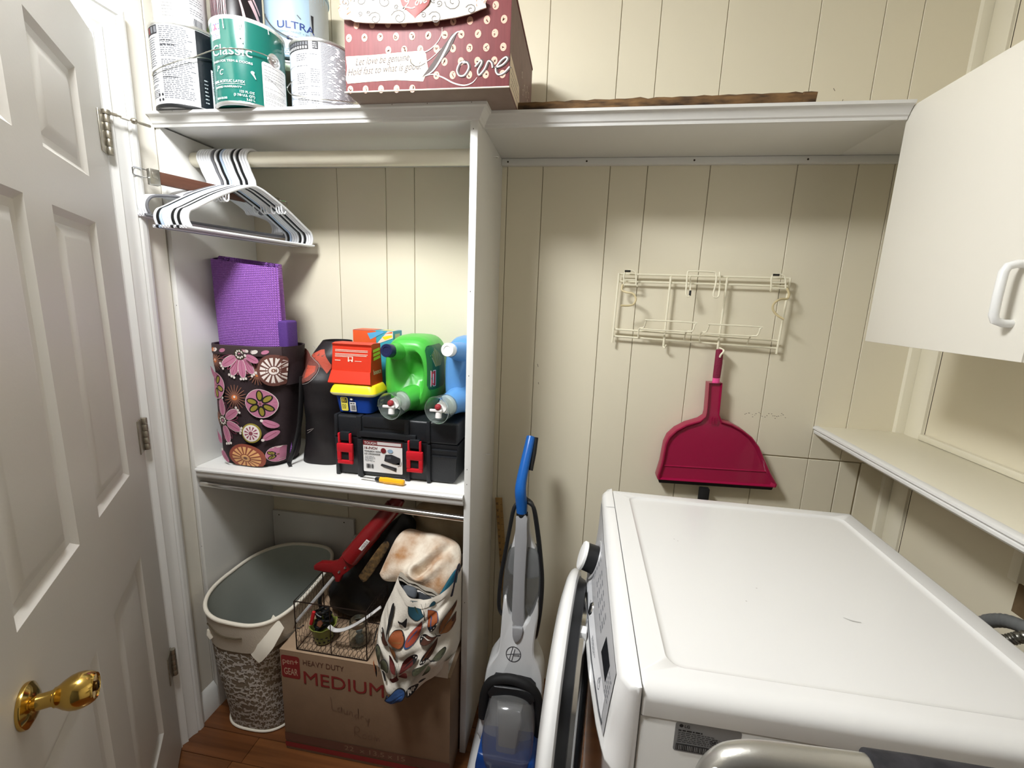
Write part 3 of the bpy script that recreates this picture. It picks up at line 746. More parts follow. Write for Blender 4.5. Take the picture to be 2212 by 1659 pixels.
for k in range(30):
    X = rnd.choice((rnd.uniform(160, 260), rnd.uniform(1320, 1420))); Y = rnd.uniform(0, 180) if X < 700 else rnd.uniform(0, 110); u, v = lb(X, Y)
    pr.stroke([(u, v), (u + rnd.uniform(-.006, .006), v + rnd.uniform(-.006, .006))], .0014, mat('torn_edge_brown', (150, 108, 76), .8))
mk('flap_scrolls', pr.g, flap, bx.inv, 0, kind='stuff', fix=False)
hp = []
for k in range(25):
    q = 2*pi*k/24; hp.append((830 + 8.0*16*sin(q)**3, 95 - 8.0*(13*cos(q) - 5*cos(2*q) - 2*cos(3*q) - cos(4*q))*.98))
hp = [lb(*q) for q in hp[:-1]]
g = G().prism([(a, b) for a, b in hp], 0, .0035, mat('heart_card', (142, 74, 72), .55), Mx(((1, 0, 0, BX0), (0, 0, -1, flap_y(.17) - .001), (0, 1, 0, z0), (0, 0, 0, 1))), bev=.001)
heart = bx.p('heart', g, flap)
pr = Print(plane_map((BX0, flap_y(.17) - .0046, z0), (1, 0, 0), (0, 0, 1)), .05)
sc([(790, 40), (760, 60), (745, 70), (760, 80), (785, 60), (790, 35), (770, 95), (735, 130), (725, 135), (760, 125), (800, 135), (830, 125)], .0022, CRM)
sc([(855, 70), (838, 85), (835, 105), (850, 108), (862, 85), (858, 72), (850, 76)], .0022, CRM); sc([(870, 80), (882, 68), (876, 98), (890, 85), (897, 62), (905, 70)], .0022, CRM); sc([(905, 78), (925, 62), (932, 42), (918, 50), (905, 80), (912, 92), (932, 78)], .0022, CRM)
pr.done(bx, 'heart_lettering', heart)

# rough-sawn stick lying on the right-hand upper shelf
BARK = mat('rough_weathered_wood', (122, 92, 58), .9, noise=(70, 1), rgb2=(46, 32, 20), bump=(60, .7), stretch=(.25, 1, 1))
rings = []
for i in range(41):
    x = .935 + (1.657-.935)*i/40; w1 = .012 + .0012*sin(i*1.7); hh = (.022 + .0055*i/40)*(1 + .05*sin(i*2.3))
    yc = -.286; zb = ZS + .0012
    rings.append([V((x, yc - w1, zb)), V((x, yc - w1 - .001, zb + hh*.7 + rnd.uniform(-.001, .001))), V((x, yc - w1*.7, zb + hh + rnd.uniform(-.001, .001))), V((x, yc + w1*.6, zb + hh + rnd.uniform(-.0015, .001))), V((x, yc + w1, zb + hh*.6)), V((x, yc + w1, zb))])
g = G().loft(rings, BARK)
g.prism([(0, 0), (.028, .0), (.030, .026), (.016, .0275), (0, .027)], -.012, .011, BARK, Mx(((1, 0, 0, 1.655), (0, 0, 1, -.286), (0, 1, 0, ZS+.0013), (0, 0, 0, 1))), bev=.002)
single('wood_strip', g, 'rough brown strip of wood lying along the right upper shelf', 'wood strip', (1.3, -.286, ZS+.0012), smooth=50)

# ================================================================ HANGERS
HW = mat('white_hanger_plastic', (238, 239, 242), .3); HB = mat('black_hanger_plastic', (20, 22, 24), .3); HG = mat('grey_flocked_hanger', (112, 112, 116), .6); HL = mat('pale_blue_hanger', (190, 208, 232), .3)
def hanger_geo(r, m, wide=.2, drop=.075, kind=0):
    """local: y along the hanger (front = -y), z up, origin at the rod centre"""
    g = G(); R_ = .0205 + r + .0006
    P = [(0, 0, -.062)] + [(0, -(R_+.001)*cos(a)*1.0, R_*sin(a)) if True else 0 for a in [radians(q) for q in range(-38, 181, 14)]]
    P = [(0, 0, -.074), (0, -.002, -.058), (0, -.013, -.036)] + [(0, -R_*cos(radians(q)), R_*sin(radians(q))) for q in range(-32, 196, 12)]
    g.tube(P, r, m, 8)
    s_ = wide; zt = -.074; zb = zt - drop - .050
    body = [(0, 0, zt), (0, -.03, zt - .008), (0, -s_*.5, zt - .043)]
    if kind == 1: body += [(0, -s_*.56, zt - .058), (0, -s_*.64, zt - .056)]
    body += [(0, -s_*.88, zt - drop + .004), (0, -s_*.97, zt - drop - .008), (0, -s_, zt - drop - .027), (0, -s_*.965, zb + .004), (0, -s_*.88, zb)]
    full = body + [(p[0], -p[1], p[2]) for p in reversed(body[1:])]
    g.tube(spl(full + [full[0]], 4)[:-1], r, m, 8, closed=True)
    if kind == 2:   # small inner hooks
        for sg in (-1, 1):
            q = [(0, sg*s_*.42, zt - .037), (0, sg*s_*.43, zt - .055), (0, sg*s_*.47, zt - .060), (0, sg*s_*.50, zt - .052)]
            g.tube(spl(q, 4), r*.6, m, 6)
    return g
seq = 'wwwwwwgwbl wwwb wb www'.replace(' ', '')
N = len(seq); xs0, xs1 = .062, .212
nmw = ['first', 'second', 'third', 'fourth', 'fifth', 'sixth', 'seventh', 'eighth', 'ninth', 'tenth', 'eleventh', 'twelfth', 'thirteenth', 'fourteenth', 'fifteenth', 'sixteenth', 'seventeenth', 'eighteenth', 'nineteenth']
proto = {}
cnt = {}
for i, k in enumerate(seq):
    left = i < 7; x = .056 + i*.0079 if left else lerp(.114, xs1, (i-7)/(N-8))
    rz = radians(-17) if left else radians(-15)
    kd = 1 if left else (2 if k == 'w' else 0)
    mm = dict(w=HW, b=HB, g=HG, l=HL)[k]
    nm = dict(w='white plastic', b='black plastic', g='grey flocked', l='pale blue plastic')[k]
    cnt[k] = cnt.get(k, 0) + 1
    if k in 'gl': lb_ = '%s clothes hanger on the rod among white ones' % nm
    elif i == N-1: lb_ = 'white plastic clothes hanger nearest the empty part of the rod'
    else: lb_ = '%s clothes hanger, %s of its colour from the left wall' % (nm, nmw[cnt[k]-1])
    M = Mx.Translation((x, RODY, RODZ)) @ Mx.Rotation(rz, 4, 'Z')
    key = (k, kd)
    if key not in proto:
        o = mk('clothes_hanger', hanger_geo(.0038, mm, .200 if not left else .204, .068 if left else .096, kd)); proto[key] = o
    else:
        o = proto[key].copy(); COL.objects.link(o)
    o.matrix_world = M; o['label'] = lb_; o['category'] = 'clothes hanger'; o['group'] = 'clothes hangers on the rod'
# brown trouser hanger with clips
WALN = mat('dark_walnut', (92, 58, 44), .4, noise=(12, .5), rgb2=(70, 42, 30), stretch=(8, 1, 8))
o_ = V((.096, RODY, RODZ + .007)); th = T('trouser_hanger', 'brown wooden clamp hanger with steel end clip, sticking out behind the white hangers', 'clothes hanger', o_, radians(-19.5), group='clothes hangers on the rod', world=False)
th.p('hook', G().tube([(0, 0, -.08), (0, -.004, -.05), (0, -.014, -.034)] + [(0, -.0225*cos(radians(q)), .0225*sin(radians(q))) for q in range(-32, 196, 12)], .0015, CHROME, 8))
th.p('clamp_bar', G().box((-.006, -.165, -.112), (-.0008, .165, -.080), WALN, .002).box((.0008, -.165, -.112), (.006, .165, -.080), WALN, .002))
for sg in (-1, 1):
    y0 = sg*.172
    cl_ = th.p('clip', G().box((-.0085, y0-.012, -.117), (.0085, y0+.012, -.0765), STEEL, .002).box((-.0095, y0-.006, -.1), (.0095, y0+.006, -.085), STEEL, .001))
    th.p('clip_loop', G().tube([(-.004, y0, -.082), (-.004, y0+sg*.040, -.080), (-.002, y0+sg*.045, -.083), (-.002, y0+sg*.045, -.097), (-.004, y0+sg*.040, -.10), (-.004, y0, -.10)], .0014, CHROME, 6), cl_)
# ================================================================ WIRE RACK AND DUSTPAN ON THE BACK WALL
IV = mat('ivory_coated_wire', (238, 232, 208), .35); IVY = mat('yellowed_coated_wire', (206, 190, 148), .45)
def rk(X, Y, y=-.024):
    px, py = X/3.13, Y/3.13 - 32
    dx = px - 46; h = py - dx*.054
    return V((1.297 + (dx + h*(dx + 436)/4900)*.001362, y, 1.545 - h*.00147))
rkt = T('wire_rack', 'cream coated wire utility rack with hooks screwed to the panelled wall', 'wire rack', (1.55, -.02, 1.32))
g = G(); R0 = .0027
for a, b in (((148, 100), (1300, 160)), ((145, 148), (1295, 210)), ((100, 468), (1225, 555)), ((97, 515), (1220, 605))): g.tube([rk(*a, -.018), rk(*b, -.018)], R0*1.15, IV, 8)
for a, b in (((148, 95), (98, 560)), ((1300, 158), (1205, 640)), ((510, 125), (455, 590)), ((890, 145), (820, 625))): g.tube([rk(*a, -.022), rk(*b, -.022)], R0*1.2, IV, 8)
g.tube([rk(455, 590, -.022), rk(462, 596, -.03), rk(470, 575, -.034)], R0, IV, 6)
rkt.p('wire_frame', g)
def wire(name, pts, r=R0*.9, m=IV, n=4, parent=None): return rkt.p(name, G().tube(spl(pts, n), r, m, 8), parent)
for X0, X1, Y0, Y1, tilt in ((180, 265, 88, 180, 1), (1165, 1255, 140, 225, -1)):
    c1 = rkt.p('hook_bracket', G().tube(spl([rk(X0, Y1+12, -.03), rk(X0-2, Y1-10, -.036), rk(X0+8, Y0, -.036), rk(X1-8, Y0+5, -.036), rk(X1, Y1-8, -.036), rk(X1+10, Y1+6, -.034)], 3), R0*.95, IV, 8)
               .tube([rk(X0-4, Y1-40, -.036), rk(X1+2, Y1-36, -.036)], R0*.9, IV, 6).tube([rk(X0-4, Y1-6, -.036), rk(X1+2, Y1-2, -.036)], R0*.9, IV, 6))
    rkt.p('screw', G().box((-.009, -.003, -.002), (.009, .003, .002), mat('dark_screw', (44, 42, 38), .4, .5), .001, frame(rk((X0+X1)/2-18, Y0-2, -.04), (0, -1, 0))), c1)
wire('coat_hook', [rk(170, 170, -.036), rk(163, 205, -.040), rk(190, 222, -.048), rk(235, 232, -.056), rk(256, 265, -.060), rk(240, 300, -.062), rk(205, 310, -.064), rk(150, 308, -.068)], .0032, IVY)
wire('coat_hook', [rk(1262, 220, -.036), rk(1272, 255, -.040), rk(1255, 286, -.046), rk(1205, 288, -.054), rk(1158, 315, -.060), rk(1150, 350, -.062), rk(1172, 385, -.066), rk(1210, 412, -.070)], .0032, IVY)
wire('tool_bracket', [rk(640, 130, -.026), rk(622, 250, -.052), rk(596, 248, -.056), rk(603, 170, -.05), rk(612, 112, -.045), rk(632, 100, -.045), rk(770, 108, -.045), rk(800, 122, -.045), rk(795, 180, -.05), rk(774, 258, -.056), rk(808, 264, -.054), rk(826, 200, -.04), rk(836, 108, -.028)])
rkt.p('black_tip', G().tube([rk(627, 222, -.051), rk(622, 254, -.053)], .0032, BLACKM, 8))
for X, Y in ((285, 460), (705, 492)):
    wire('bottle_holder', [rk(X-5, Y+65, -.024), rk(X, Y+4, -.034), rk(X+30, Y-5, -.046), rk(X+42, Y-50, -.058), rk(X+60, Y-53, -.060), rk(X+355, Y-34, -.060), rk(X+366, Y-22, -.060), rk(X+350, Y+22, -.056), rk(X+315, Y+28, -.048), rk(X+312, Y+82, -.024)], R0*.85, n=3)
    rkt.p('cross_wire', G().tube([rk(X+5, Y+6, -.044), rk(X+345, Y+28, -.05)], R0*.8, IV, 6).tube([rk(X+20, Y+22, -.034), rk(X+318, Y+44, -.036)], R0*.8, IV, 6))

MAG = mat('magenta_plastic', (158, 18, 66), .28, coat=.3)
dp = T('dustpan', 'magenta dustpan hanging handle-up from the wire rack', 'dustpan', (1.66, -.04, .88))
YD = -.030
out = [(750, 828), (840, 828), (830, 930), (818, 1045), (835, 1085), (900, 1105), (970, 1145), (1030, 1195), (1075, 1260), (1105, 1340), (1145, 1440), (1188, 1525), (1180, 1545), (800, 1535), (405, 1525), (400, 1505), (430, 1400), (455, 1260), (480, 1205), (530, 1155), (600, 1115), (690, 1085), (725, 1060), (733, 1030), (742, 930)]
def ins(k, y, dz=0):
    cx, cy = 790, 1400; o = []
    for X, Y in out:
        if Y < 1075:
            o.append(rk(790 + (X-790)*(1-.9*k*2.2) , Y + (60*k*8 if Y < 850 else 0)*0, y))
        else: o.append(rk(cx + (X-cx)*(1-k), cy + (Y-cy)*(1-k), y))
    return o
g = G().loft([ins(0, YD + .022), ins(0, YD - .012), ins(.012, YD - .016), ins(.035, YD - .0165), ins(.055, YD - .012), ins(.085, YD - .006)], MAG)
pan = dp.p('pan', g, smooth=30)
dp.p('step_ridge', G().tube([rk(450, 1425, YD - .006), rk(1130, 1440, YD - .006)], .0028, MAG, 8), pan)
for k in (-18, 0, 18): dp.p('rib', G().tube([rk(785+k, 1065, YD - .0165), rk(780+k, 1112, YD - .013)], .0016, MAG, 6), pan)
dp.p('rubber_lip', G().loft([[rk(X, Y, y) for X, Y, y in ((412 + t*(1162-412), 1522 + t*16, YD + .016), (412 + t*(1162-412), 1522 + t*16, YD - .015), (418 + t*(1156-418), 1553 + t*16, YD - .008), (418 + t*(1156-418), 1553 + t*16, YD + .012))] for t in (0, 1)], BLACKM), label='black rubber edge')
g = G()
gr = [[rk(788 + 24*t*0 + w, Y, YD + d) for w, d in ((-25, .002), (-24, -.009), (-10, -.013), (10, -.013), (24, -.009), (25, .002))] for t, Y in ((0, 0),)]
rg = []
for Y, cx, hw in ((606, 827, 20), (612, 827, 25), (700, 818, 27), (780, 807, 26), (796, 805, 25)):
    rg.append([rk(cx + hw*cos(a), Y, YD - .006 + .009*sin(a)) for a in [2*pi*k/14 for k in range(14)]])
gp = dp.p('grip', G().loft(rg, mat('dark_magenta_grip', (128, 20, 58), .6, bump=(400, .6))))
dp.p('hang_hook', G().tube(spl([rk(835, 600, -.022), rk(848, 612, -.046), rk(826, 640, -.048), rk(822, 655, -.046)], 4), .003, IV, 8))
dp.p('collar', G().loft([[rk(cx + 25*cos(a), Y, YD - .006 + .0085*sin(a)) for a in [2*pi*k/14 for k in range(14)]] for Y, cx in ((795, 805), (832, 800))], mat('hot_pink_plastic', (236, 84, 152), .4)), label='hot pink collar')
dp.p('black_stub', G().box((1.612, -.052, .80), (1.642, -.030, .868), BLACKM, .003), label='black stub below the lip')  # end of a handle running down behind the washer

# ================================================================ THINGS ON THE MIDDLE SHELF
ZT_ = ZM + .0006
class Bag:
    """fabric bag: superellipse rings; front(x,z) gives the front surface"""
    def __init__(s, z0, z1, cx, cy, a, b, n=3.0, wr=.003, seed=1):
        s.z0, s.z1, s.cx, s.cy, s.a, s.b, s.n, s.wr, s.sd = z0, z1, cx, cy, a, b, n, wr, seed
    def par(s, z):
        t = (z-s.z0)/(s.z1-s.z0); return interp(s.cx, t), interp(s.cy, t), interp(s.a, t), interp(s.b, t)
    def wav(s, x, z): return s.wr*(sin(x*42+z*15+s.sd) + .6*sin(x*23-z*34+s.sd*2) + .4*sin(z*70+x*12))
    def front(s, x, z, k=0):
        cx, cy, a, b = s.par(z); q = min(.9995, abs(x-cx)/a)
        return V((x, cy - b*(1-q**s.n)**(1/s.n) - k + s.wav(x, z), z))
    def ring(s, z, N=144):
        cx, cy, a, b = s.par(z); o = []
        for k in range(N):
            q = 2*pi*k/N; c, d = cos(q), sin(q); e = 2/s.n
            x = cx + a*math.copysign(abs(c)**e, c); y = cy + b*math.copysign(abs(d)**e, d)
            o.append(V((x, y + (s.wav(x, z) if d < 0 else 0), z)))
        return o
    def mesh(s, m, rows=56, lip=.012, mi=None):
        rg = [s.ring(lerp(s.z0, s.z1, j/rows)) for j in range(rows+1)]
        g = G().loft(rg, m, cap0=True, cap1=False)
        c = V((interp(s.cx, 1), interp(s.cy, 1), 0))
        top = rg[-1]; q = [V((c.x + (p.x-c.x)*.96, c.y + (p.y-c.y)*.95, p.z - .001)) for p in top]; q2 = [V((p.x, p.y, p.z - .12)) for p in q]
        g.loft([top, q, q2], mi or m, cap0=False, cap1=True)
        return g
PLUM = mat('dark_brown_fabric', (46, 32, 36), .75, bump=(500, .4)); PINK = mat('pink_print', (190, 120, 148), .7); PINK2 = mat('deep_pink_print', (150, 66, 96), .7); WHT = mat('white_print', (232, 222, 216), .7)
OLV = mat('olive_print', (150, 136, 52), .7); BRN = mat('brown_print', (132, 88, 72), .7); ORG = mat('orange_print', (214, 122, 66), .7); BLKP = mat('black_print', (22, 16, 18), .7); RUST = mat('rust_print', (150, 76, 58), .7)
fb = T('floral_tote_bag', 'dark brown tote bag printed with pink, olive and orange flowers on the middle shelf', 'bag', (.16, -.21, ZT_))
B = Bag(ZT_, 1.285, [(0, .158), (.5, .160), (.8, .168), (1, .172)], [(0, -.213), (1, -.213)], [(0, .104), (.08, .112), (.5, .126), (.8, .132), (1, .136)], [(0, .078), (.1, .088), (1, .088)], 2.8, .0022)
bagm = fb.p('bag_body', B.mesh(PLUM), smooth=60)
def fm(X, Y): return (.043 + (X-90)*.000258, 1.281 - (Y-170)*.0002665)
pr = Print(lambda u, v, k: B.front(u, v, k), .012, step=.0002, base=.0016)
def pin(X, Y):
    u, v = fm(X, Y); cx, cy, a, b = B.par(max(ZT_, min(1.285, v))); return max(cx-a*.985, min(cx+a*.985, u)), max(ZT_+.004, min(1.282, v))
def pp(pts, m): pr.poly([pin(*q) for q in pts], m)
def pst(pts, w_, m, n=4): pr.stroke([pin(*q) for q in spl(pts, n)], w_, m)
def pel(X, Y, rx, ry, rot, m, n=16):
    pp([(X + rx*cos(a)*cos(rot) - ry*sin(a)*sin(rot), Y + rx*cos(a)*sin(rot) + ry*sin(a)*cos(rot)) for a in [2*pi*k/n for k in range(n)]], m)
def starburst(X, Y, R_):
    for k in range(20):
        a = 2*pi*k/20; u0, v0 = pin(X + R_*.2*cos(a), Y + R_*.2*sin(a)); u1, v1 = pin(X + R_*cos(a), Y + R_*sin(a))
        pr.stroke([(u0, v0), (u1, v1)], [.0044, .0024], BRN)
    pel(X, Y, R_*.34, R_*.3, 0, BRN); pr.layer(); pel(X, Y, R_*.26, R_*.22, 0, ORG); pr.layer(); pel(X, Y-R_*.05, R_*.1, R_*.1, 0, WHT)
def daisy(X, Y, R_, angs, cen=True):
    for a in angs:
        cx, cy = X + cos(a)*R_*.62, Y + sin(a)*R_*.62
        pel(cx, cy, R_*.42, R_*.2, a, WHT); pr.layer(); pel(cx, cy, R_*.40, R_*.18, a, PINK); pr.layer()
        for q in (-.5, .5):
            pst([(X + cos(a+q*.9)*R_*.35, Y + sin(a+q*.9)*R_*.35), (X + cos(a+q*.8)*R_*.75, Y + sin(a+q*.8)*R_*.75), (X + cos(a+q*.55)*R_*.9, Y + sin(a+q*.55)*R_*.9), (X + cos(a+q*.5)*R_*.75, Y + sin(a+q*.5)*R_*.75)], .0013, PINK2)
        pst([(X + cos(a)*R_*.3, Y + sin(a)*R_*.3), (X + cos(a)*R_*.95, Y + sin(a)*R_*.95)], .0012, PINK2)
        for d in (-.12, 0, .12): pel(X + cos(a+d)*R_*1.06, Y + sin(a+d)*R_*1.06, R_*.06, R_*.06, 0, WHT, 8)
    if cen:
        pr.layer(); pel(X, Y, R_*.26, R_*.24, 0, mat('dark_olive_print', (62, 58, 40), .7)); pr.layer()
        for k in range(9): pel(X + R_*.16*cos(k*.7), Y + R_*.15*sin(k*.7), R_*.045, R_*.05, 0, WHT, 8)
        pel(X, Y, R_*.07, R_*.07, 0, PINK, 8)
def oliveflower(X, Y, R_, angs):
    pel(X, Y, R_*1.03, R_*1.03, 0, WHT, 26); pr.layer(); pel(X, Y, R_, R_, 0, PINK, 26); pr.layer()
    for a in angs: pel(X + cos(a)*R_*.55, Y + sin(a)*R_*.55, R_*.40, R_*.24, a, BLKP)
    pr.layer()
    for a in angs: pel(X + cos(a)*R_*.57, Y + sin(a)*R_*.57, R_*.30, R_*.15, a, OLV)
    pr.layer(); pel(X, Y, R_*.1, R_*.1, 0, BRN, 8)
def medal(X, Y, R_, m1, m2, n, ry=1):
    pel(X, Y, R_, R_*ry, 0, m1, 26); pr.layer()
    for k in range(n):
        a = 2*pi*k/n; pp([(X + R_*.3*cos(a+.1), Y + R_*.3*ry*sin(a+.1)), (X + R_*.8*cos(a+.13), Y + R_*.8*ry*sin(a+.13)), (X + R_*.8*cos(a-.13), Y + R_*.8*ry*sin(a-.13)), (X + R_*.3*cos(a-.1), Y + R_*.3*ry*sin(a-.1))], m2)
    pr.layer(); pel(X, Y, R_*.25, R_*.25*ry, 0, m2); pr.layer(); pel(X, Y, R_*.12, R_*.12*ry, 0, BRN, 8)
starburst(220, 345, 125); starburst(490, 760, 150); starburst(800, 470, 130); starburst(110, 590, 90); starburst(200, 1050, 90)
pr.layer(); daisy(590, 250, 270, (.9, 2.0, 1.45, 2.6)); pr.layer(); daisy(285, 1055, 270, (-1.55, -.55, .35, 1.35))
pr.layer(); oliveflower(215, 640, 155, (-1.0, .3, 1.4)); pr.layer(); oliveflower(815, 815, 170, (-1.57, -.6, .55, 1.5, 2.5, 3.4)); pr.layer(); oliveflower(930, 1450, 100, (2.6, 3.6))
pr.layer(); medal(695, 1170, 118, OLV, BLKP, 40); pr.layer(); medal(695, 1170, 100, WHT, PINK2, 11)
pr.layer(); medal(600, 1480, 235, RUST, mat('peach_print', (232, 178, 120), .7), 16, .75)
for X, Y, a in ((900, 1060, .5), (900, 1200, -.6), (780, 290, .4), (200, 480, .8), (200, 1270, .8), (300, 1490, 1.2)):
    pr.layer(); pel(X, Y, 85, 42, a, PINK); pr.layer(); pst([(X-60*cos(a), Y-60*sin(a)), (X+60*cos(a), Y+60*sin(a))], .0014, PINK2); pel(X-90*cos(a), Y-90*sin(a), 18, 18, 0, WHT, 8)
pr.layer(); medal(1000, 420, 160, mat('brown_disc_print', (104, 64, 56), .7), WHT, 15, 1.15)
pr.done(fb, 'printed_flowers', bagm)
# folded top hem with print, black bottom binding
hem = [(B.front(lerp(.045, .292, i/30), 1.278, .0018)) for i in range(31)]
hm = fb.p('top_hem', G().loft([[p + V((0, 0, .008)) for p in hem], [p + V((0, -.002, .004)) for p in hem], [p + V((0, -.002, -.022)) for p in hem], [p + V((0, .001, -.024)) for p in hem]], mat('hem_fabric', (58, 42, 44), .75), closed=False), bagm)
pr = Print(lambda u, v, k: B.front(u, v, k + .004), .012, step=.0002, base=.0012)
for u, m_ in ((.075, ORG), (.085, WHT), (.115, PINK), (.185, PINK), (.195, WHT), (.225, WHT), (.255, PINK)): pr.ell(u, 1.269, .011, .006, m_, .3)
for k in range(8): pr.ell(.218+.005*cos(k*.8), 1.268+.005*sin(k*.8), .0014, .0014, WHT, n=6)
pr.done(fb, 'hem_print', bagm)
fb.p('bottom_binding', G().tube([B.ring(ZT_+.003)[k] for k in range(0, 144, 2)], .0028, BLACKM, 6, closed=True), bagm)

# purple yoga mat, rolled up and standing in the tote
YM = mat('purple_foam', (184, 122, 214), .75, rgb2=(136, 80, 172), weave=(60, 1.0))  # second purple darkens the weave hollows, shading put into the colour
ym = T('yoga_mat', 'rolled purple yoga mat with waffle texture standing in the floral tote', 'yoga mat', (.155, -.205, .93))
g = G(); rows = []; NT = 130; zb, zt_ = .93, 1.533
prof = []
for i in range(NT+1):
    t = i/NT; a = radians(-18) - t*2*pi*3.1; sh = 1 - .52*t
    prof.append((.155 + .124*sh*math.copysign(abs(cos(a))**.8, cos(a)), -.203 + .060*sh*math.copysign(abs(sin(a))**.8, sin(a)) + .004*sin(5*a)*0))
tilt = lambda x, y, z: V((x + (z-zb)*(-.02), y, z + (.010 if z > 1.2 else 0)*0 - (.014*(x-.155)/.124 if z > 1.2 else 0)*(.9) + (.012 if (z > 1.2 and (y > -.2)) else 0)))
outr = [tilt(x, y, z) for x, y in prof for z in (zb, zt_)]
P0 = [[V((x, y, 0)) for x, y in prof]]
th_ = .0042; inn = []
for i, (x, y) in enumerate(prof):
    a, b = prof[max(0, i-1)], prof[min(NT, i+1)]; dx, dy = b[0]-a[0], b[1]-a[1]; l = sqrt(dx*dx+dy*dy); inn.append((x - dy/l*th_*-1, y + dx/l*th_*-1))
rg = []
for z in [lerp(zb, zt_, j/12) for j in range(13)]:
    rg.append([tilt(x, y, z) for x, y in prof] + [tilt(x, y, z) for x, y in reversed(inn)])
g.loft(rg, YM); ym.p('rolled_sheet', g, smooth=50)
blk = T('yoga_block', 'dark purple foam block tucked into the tote behind the yoga mat', 'yoga block', (.265, -.165, 1.1))
blk.p('foam_block', G().box((.212, -.128, 1.19), (.272, -.131+.0, 1.21), mat('dark_purple_foam', (78, 44, 118), .8, bump=(300, .3))) if False else G().box((.246, -.236, 1.165), (.287, -.180, 1.362), mat('dark_purple_foam', (78, 44, 118), .8, bump=(300, .3)), .007, seg=3))

# slumped dark bag beside the tote
DBM = mat('black_nylon', (24, 22, 24), .5, noise=(8, .5), rgb2=(40, 30, 30), bump=(40, .25))
db = T('dark_patterned_bag', 'slumped black bag with rust-red leaf print between the tote and the toolbox', 'bag', (.37, -.15, ZT_))
B2 = Bag(ZT_, 1.30, [(0, .365), (.3, .375), (.7, .375), (1, .40)], [(0, -.15), (.3, -.15), (.7, -.16), (1, -.14)], [(0, .080), (.45, .074), (.62, .077), (.85, .060), (1, .045)], [(0, .08), (.3, .085), (.7, .09), (.9, .07), (1, .045)], 2.3, .004, 4)
b2 = db.p('bag_body', B2.mesh(DBM), smooth=60)
pr = Print(lambda u, v, k: B2.front(u, v, k), .012, step=.0002, base=.0016)
def sm(X, Y): return (.262 + X*.000283, 1.333 - Y*.000283)
def sp(pts, m): pr.poly([sm(*q) for q in pts], m)
RUS = mat('rust_leaf_print', (176, 74, 54), .6); RUD = mat('dark_rust_print', (112, 62, 54), .6); OLD = mat('dark_olive_fabric', (66, 54, 38), .6); SIL = mat('silver_thread', (150, 140, 136), .5)
sp([(235, 330), (300, 270), (420, 210), (460, 200), (500, 270), (570, 380), (530, 460), (470, 400), (430, 390), (420, 450), (370, 530), (240, 590), (225, 450)], RUD); pr.layer()
sp([(300, 270), (420, 205), (460, 200), (510, 290), (570, 380), (525, 460), (470, 390), (420, 330), (350, 290)], RUS); sp([(280, 380), (400, 380), (400, 440), (330, 500), (290, 520)], RUS)
pr.layer()
pr.stroke([sm(*q) for q in spl([(225, 330), (300, 285), (420, 350), (440, 400), (420, 480), (350, 560), (200, 600)], 4)], .0015, SIL)
pr.stroke([sm(*q) for q in ((200, 190), (230, 210), (250, 240), (270, 200), (330, 180))], .0018, SIL)
medal_c = sm(80, 390)
pr.poly([(max(.283, medal_c[0] + .033*cos(a)), medal_c[1] + .048*sin(a)) for a in [2*pi*k/20 for k in range(20)]], RUD); pr.layer()
for k in range(9):
    a = 1.4 + k*.4; pr.stroke([(max(.285, medal_c[0] + .012*cos(a)), medal_c[1] + .014*sin(a)), (max(.285, medal_c[0] + .026*cos(a)), medal_c[1] + .034*sin(a))], .0032, WHT)
for q in (((100, 1070), (150, 1090), (180, 1120), (130, 1160), (110, 1190)), ((235, 1150), (300, 1120), (350, 1100), (300, 1140), (240, 1180))): pr.stroke([sm(*p) for p in q], .0016, SIL)
pr.done(db, 'printed_leaves', b2)
db.p('strap', G().tube(spl([(.33, -.236, 1.19), (.322, -.246, 1.05), (.30, -.25, .96), (.288, -.262, .912), (.296, -.272, .9035)], 5), .012, mat('black_strap', (26, 25, 27), .5), 10, flat=.35), b2)

# toolbox
TBX = mat('black_toolbox_plastic', (27, 29, 33), .42, bump=(220, .12)); REDL = mat('red_latch_plastic', (196, 28, 40), .35)
X0, X1, Y0, Y1 = .458, .858, -.288, -.065
tb = T('toolbox', 'black plastic toolbox with two red latches and a product sticker', 'toolbox', ((X0+X1)/2, (Y0+Y1)/2, ZT_))
g = G().loft([[V((x, y, z)) for x, y in ((a+q, Y0+.008+q), (b-q, Y0+.008+q), (b-q, Y1-q), (a+q, Y1-q))] for z, a, b, q in ((ZT_+.004, X0+.016, X1-.016, .004), (ZT_+.010, X0+.012, X1-.012, 0), (1.012, X0+.006, X1-.006, 0), (1.016, X0+.004, X1-.004, -.002), (1.022, X0+.004, X1-.004, -.002))], TBX)
tb.p('box_base', g)
ld_ = tb.p('lid', G().box((X0+.003, Y0+.003, 1.0228), (X1-.003, Y1, 1.090), TBX, .008, seg=3).box((X0+.09, Y0-.004, 1.028), (X1-.13, Y0+.012, 1.046), TBX, .003).box((X0+.10, Y0-.001, 1.058), (X1-.16, Y0+.05, 1.0925), TBX, .004))
for x, w_ in ((.466, .012), (.538, .017), (.6905, .016), (.760, .012)):
    tb.p('rib', G().box((x, Y0-.001, ZT_+.0003), (x+w_, Y0+.016, 1.02), TBX, .003))
    tb.p('lid_rib', G().box((x, Y0-.003, 1.024), (x+w_, Y0+.11, 1.0925), TBX, .004), ld_)
for z in (1.0, .98): tb.p('groove_ridge', G().box((.775, Y0+.004, z), (.853, Y0+.011, z+.006), TBX, .002))
